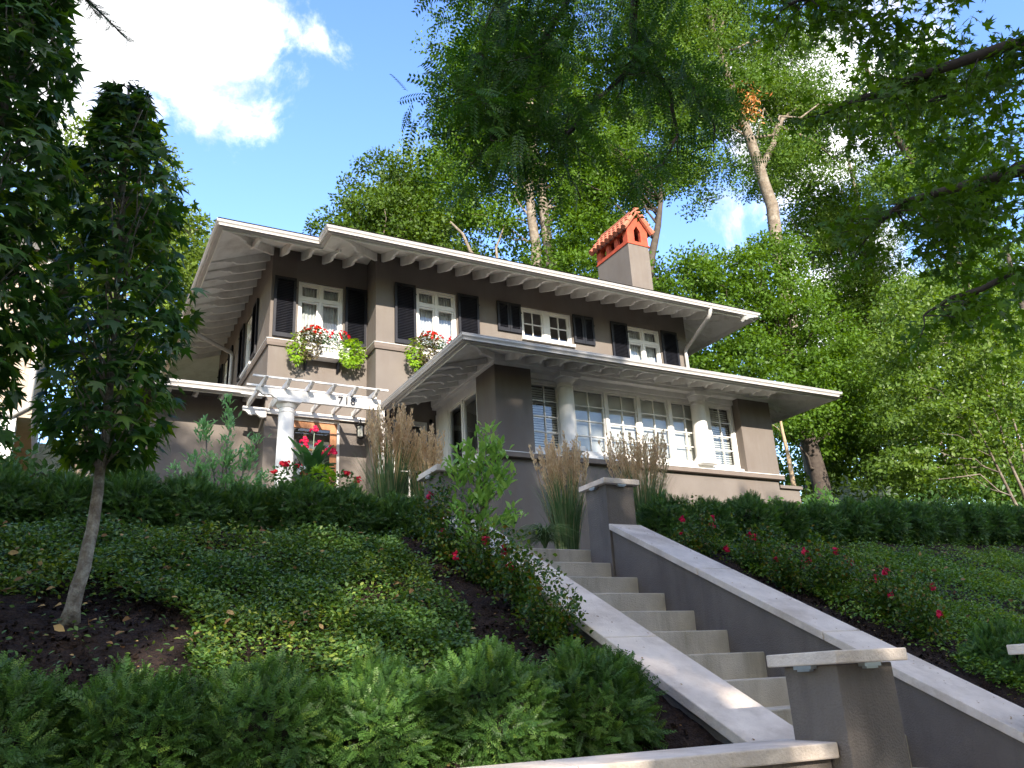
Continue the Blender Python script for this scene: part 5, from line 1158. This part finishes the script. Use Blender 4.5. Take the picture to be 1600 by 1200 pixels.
# far woodland closing the view on the right
def bank(label, lobes, nc, per, leaf, mat, seed, base):
    return tree('woodland_tree', label, 'tree', base, [base, (base[0], base[1], base[2]+6), (base[0], base[1], base[2]+12)], .3, lobes, nc, per, 1.3, leaf, mat, 'bark_dark', seed=seed, flat=.5, nbr=16)
bank('distant woodland tree behind the gap right of the porch', [(40, 36, 13, 6, 3, 5), (44, 36, 20, 5, 3, 6)], 160, 110, .24, 'locust', 121, (41, 36, 5))
bank('distant woodland tree behind the tall feathery tree', [(31, 36, 14, 5.5, 3, 6), (29, 36, 22, 4, 3, 3)], 170, 110, .24, 'maple2', 122, (30, 36, 5))
bank('distant woodland tree at the far right behind the shrubs', [(50, 30, 13, 6, 3, 6), (52, 30, 22, 5, 3, 6)], 160, 110, .24, 'locust', 123, (50, 30, 5))
bank('distant woodland tree low behind the right hedge', [(30, 24, 6.5, 6, 2, 2.6), (22, 24, 6, 4, 2, 2)], 130, 120, .2, 'maple2', 124, (27, 26, 4))
bank('distant woodland tree behind the right-hand multi-stem shrub', [(30, 15, 7.5, 4, 1.6, 3), (26, 15, 6, 3.4, 1.4, 1.8)], 150, 120, .16, 'locust', 125, (30, 15.5, 3.6))
bank('distant woodland tree behind the house between roof and great tree', [(19, 34, 19, 4, 3, 5), (24, 34, 20, 4, 3, 5)], 150, 110, .24, 'maple', 126, (21, 34, 5))
bank('distant woodland tree filling the gap between tall feathery tree and white pine', [(37.0, 28, 25.6, 3.4, 2, 3.2), (37.4, 28, 20.5, 3.8, 2, 3.2), (34.6, 28, 29.0, 2.4, 2, 2.0), (36, 28, 15.6, 4, 2, 3)], 330, 130, .19, 'maple', 127, (36.5, 28.5, 5))
# garden shrubs seen over the hedges
def shrub(name, label, loc, R, n, leaf, mat, seed, tm_=None, stems=18):
    rng = np.random.RandomState(seed); t = thing(name, label, 'shrub', loc); C = clumps(rng, [(0, 0, R[2]*.9, R[0], R[1], R[2])], n//14, .5); P, F, U, S, rn = clump_leaves(rng, C, 14, R[0]*.25, .6, .5, leaf)
    link('foliage', leafmesh('foliage', tm_ or toval(.45), P, F, U, S, M[mat], rn), t); mb = MB()
    for j in range(stems): mb.tube(list(wiggle(rng, (0, 0, 0), C[rng.randint(len(C))], 5, .04)), [.018, .014, .010, .007, .004], 5)
    mb.build('stem', M['bark'], t)
shrub('green_shrub', 'green shrub over the upper left hedge at the left edge', (-.8, 10.5, 3.0), (.75, .6, .75), 1500, .10, 'midgreen', 131)
shrub('grey_leaved_shrub', 'grey-green feathery shrub over the hedge left of the sweetgum trunk', (.15, 10.6, 3.0), (.55, .5, .82), 2200, .07, 'greyleaf', 132, tdiamond(.25))
shrub('green_shrub', 'green shrub over the hedge right of the sweetgum trunk', (.62, 10.2, 3.0), (.35, .4, .62), 800, .08, 'midgreen', 133)
shrub('green_shrub', 'leafy shrub at the foot of the slender sapling', (1.75, 11.4, 3.0), (.55, .5, .62), 1300, .12, 'sap', 134, toval(.25))
shrub('hydrangea_shrub', 'pale green shrub behind the right hedge by the porch corner', (10.6, 9.6, 3.1), (.9, .6, .60), 1500, .09, 'magnolia', 135)
shrub('hydrangea_shrub', 'grey-green branching shrub behind the right hedge below the thin pale trunk', (12.5, 10.2, 3.1), (1.2, .6, .80), 1900, .10, 'greyleaf', 136)
shrub('hydrangea_shrub', 'low green shrub behind the right hedge nearest the right edge', (16.5, 11.0, 3.1), (2.0, .7, .90), 2600, .11, 'midgreen', 137)
shrub('hydrangea_shrub', 'lime green shrub behind the right hedge below the thin trunk', (14.4, 11.0, 3.1), (.9, .5, .7), 1200, .10, 'magnolia', 138)

# ---------------------------------------------------------------- neighbouring houses
nb_ = thing('neighbour_house', 'beige neighbouring house with a white downspout at the far left edge', 'house', (-5, 28, 3))
m_ = MB(); m_.box(-5, 3.95, -2, 6, 6.2, 11.2); m_.build('wall', M['beige'], nb_)
m_ = MB(); m_.box(-5, 3.4, -1.3, 6, 0, 6.19); m_.build('lower_wall', M['brick_far'], nb_)
m_ = MB(); m_.tube([(3.85, -2.06, 11.1), (3.85, -2.06, 6.5), (3.5, -2.06, 6.25), (2.2, -2.0, 6.05)], .09, 8); m_.build('downspout', M['gutter'], nb_, smooth=True)
m_ = MB(); m_.prism([(-5.6, 11.2), (4.5, 11.2), (-.5, 13.2)], -2.5, 6.5, 'y'); m_.build('roof', M['roof'], nb_)
m_ = MB(); m_.box(-5, 3.6, -2.0, -1.32, 4.9, 6.18); m_.build('white_soffit_band', M['white'], nb_)
nc_ = thing('neighbour_house', 'pale brick neighbouring house glimpsed between the hedge and the wing', 'house', (1.5, 34, 3))
m_ = MB(); m_.box(-4, 3, 0, 6, 0, 6.4); m_.build('wall', M['brick_far'], nc_)
m_ = MB(); m_.box(-4.2, 3.2, -.2, 6.2, 6.41, 7.6); m_.build('white_parapet', M['white'], nc_)
m_ = MB(); m_.box(-4.3, 3.3, -.32, -.21, 6.30, 6.5); m_.build('gutter', M['bark_dark'], nc_)

# ---------------------------------------------------------------- trees across the street (they shade the garden)
for i, (x, y, zt, rx) in enumerate([(-13, -13, 20, 4.2), (-6.0, -13, 22.0, 4.0), (0.3, -13, 20.5, 2.8), (5.0, -13, 17.6, 3.2), (11.5, -13, 16.4, 4.2), (-20, -13, 19, 4.4)]):
    tree('street_tree', 'broadleaf tree across the street facing the house, %s from the left' % ordn[[1, 2, 3, 4, 5, 0][i]], 'tree', (x, y, 0), [(x, y, 0), (x, y, 5), (x+.3, y, zt-2)], .3,
         [(x, y, zt-4, rx, 3, 4), (x-1, y, zt-8.0, rx, 2.6, 4), (x+1.2, y, zt-8.5, rx, 2.6, 4.2), (x, y, zt-12, rx, 2.6, 4)], 300, 75, 1.0, .30, 'maple2', seed=141+i, group='trees across the street')
FT = tree('street_tree', 'unseen dense tree added beyond the street to block low sky light', 'tree', (-34, -30, 0), [(-34, -30, 0), (-34, -30, 8), (-33.6, -30, 16)], .4,
          [(-34, -30, 17, 6, 4, 5), (-35, -30, 10, 6.5, 4, 5), (-33, -30, 5, 6, 4, 4)], 330, 70, 1.5, .5, 'maple2', seed=160, group='unseen trees added to block low sky light')  # far row out of view, added to cut low sky light on the house
for i in range(1, 9):
    c = dup(FT, None, (-34+9.2*i, -30-2.5*(i % 2), 0), i*2.2, (.9, .9, .62)); c['label'] = 'unseen sky-blocking tree added beyond the street, %s from its left end' % ordn[i]
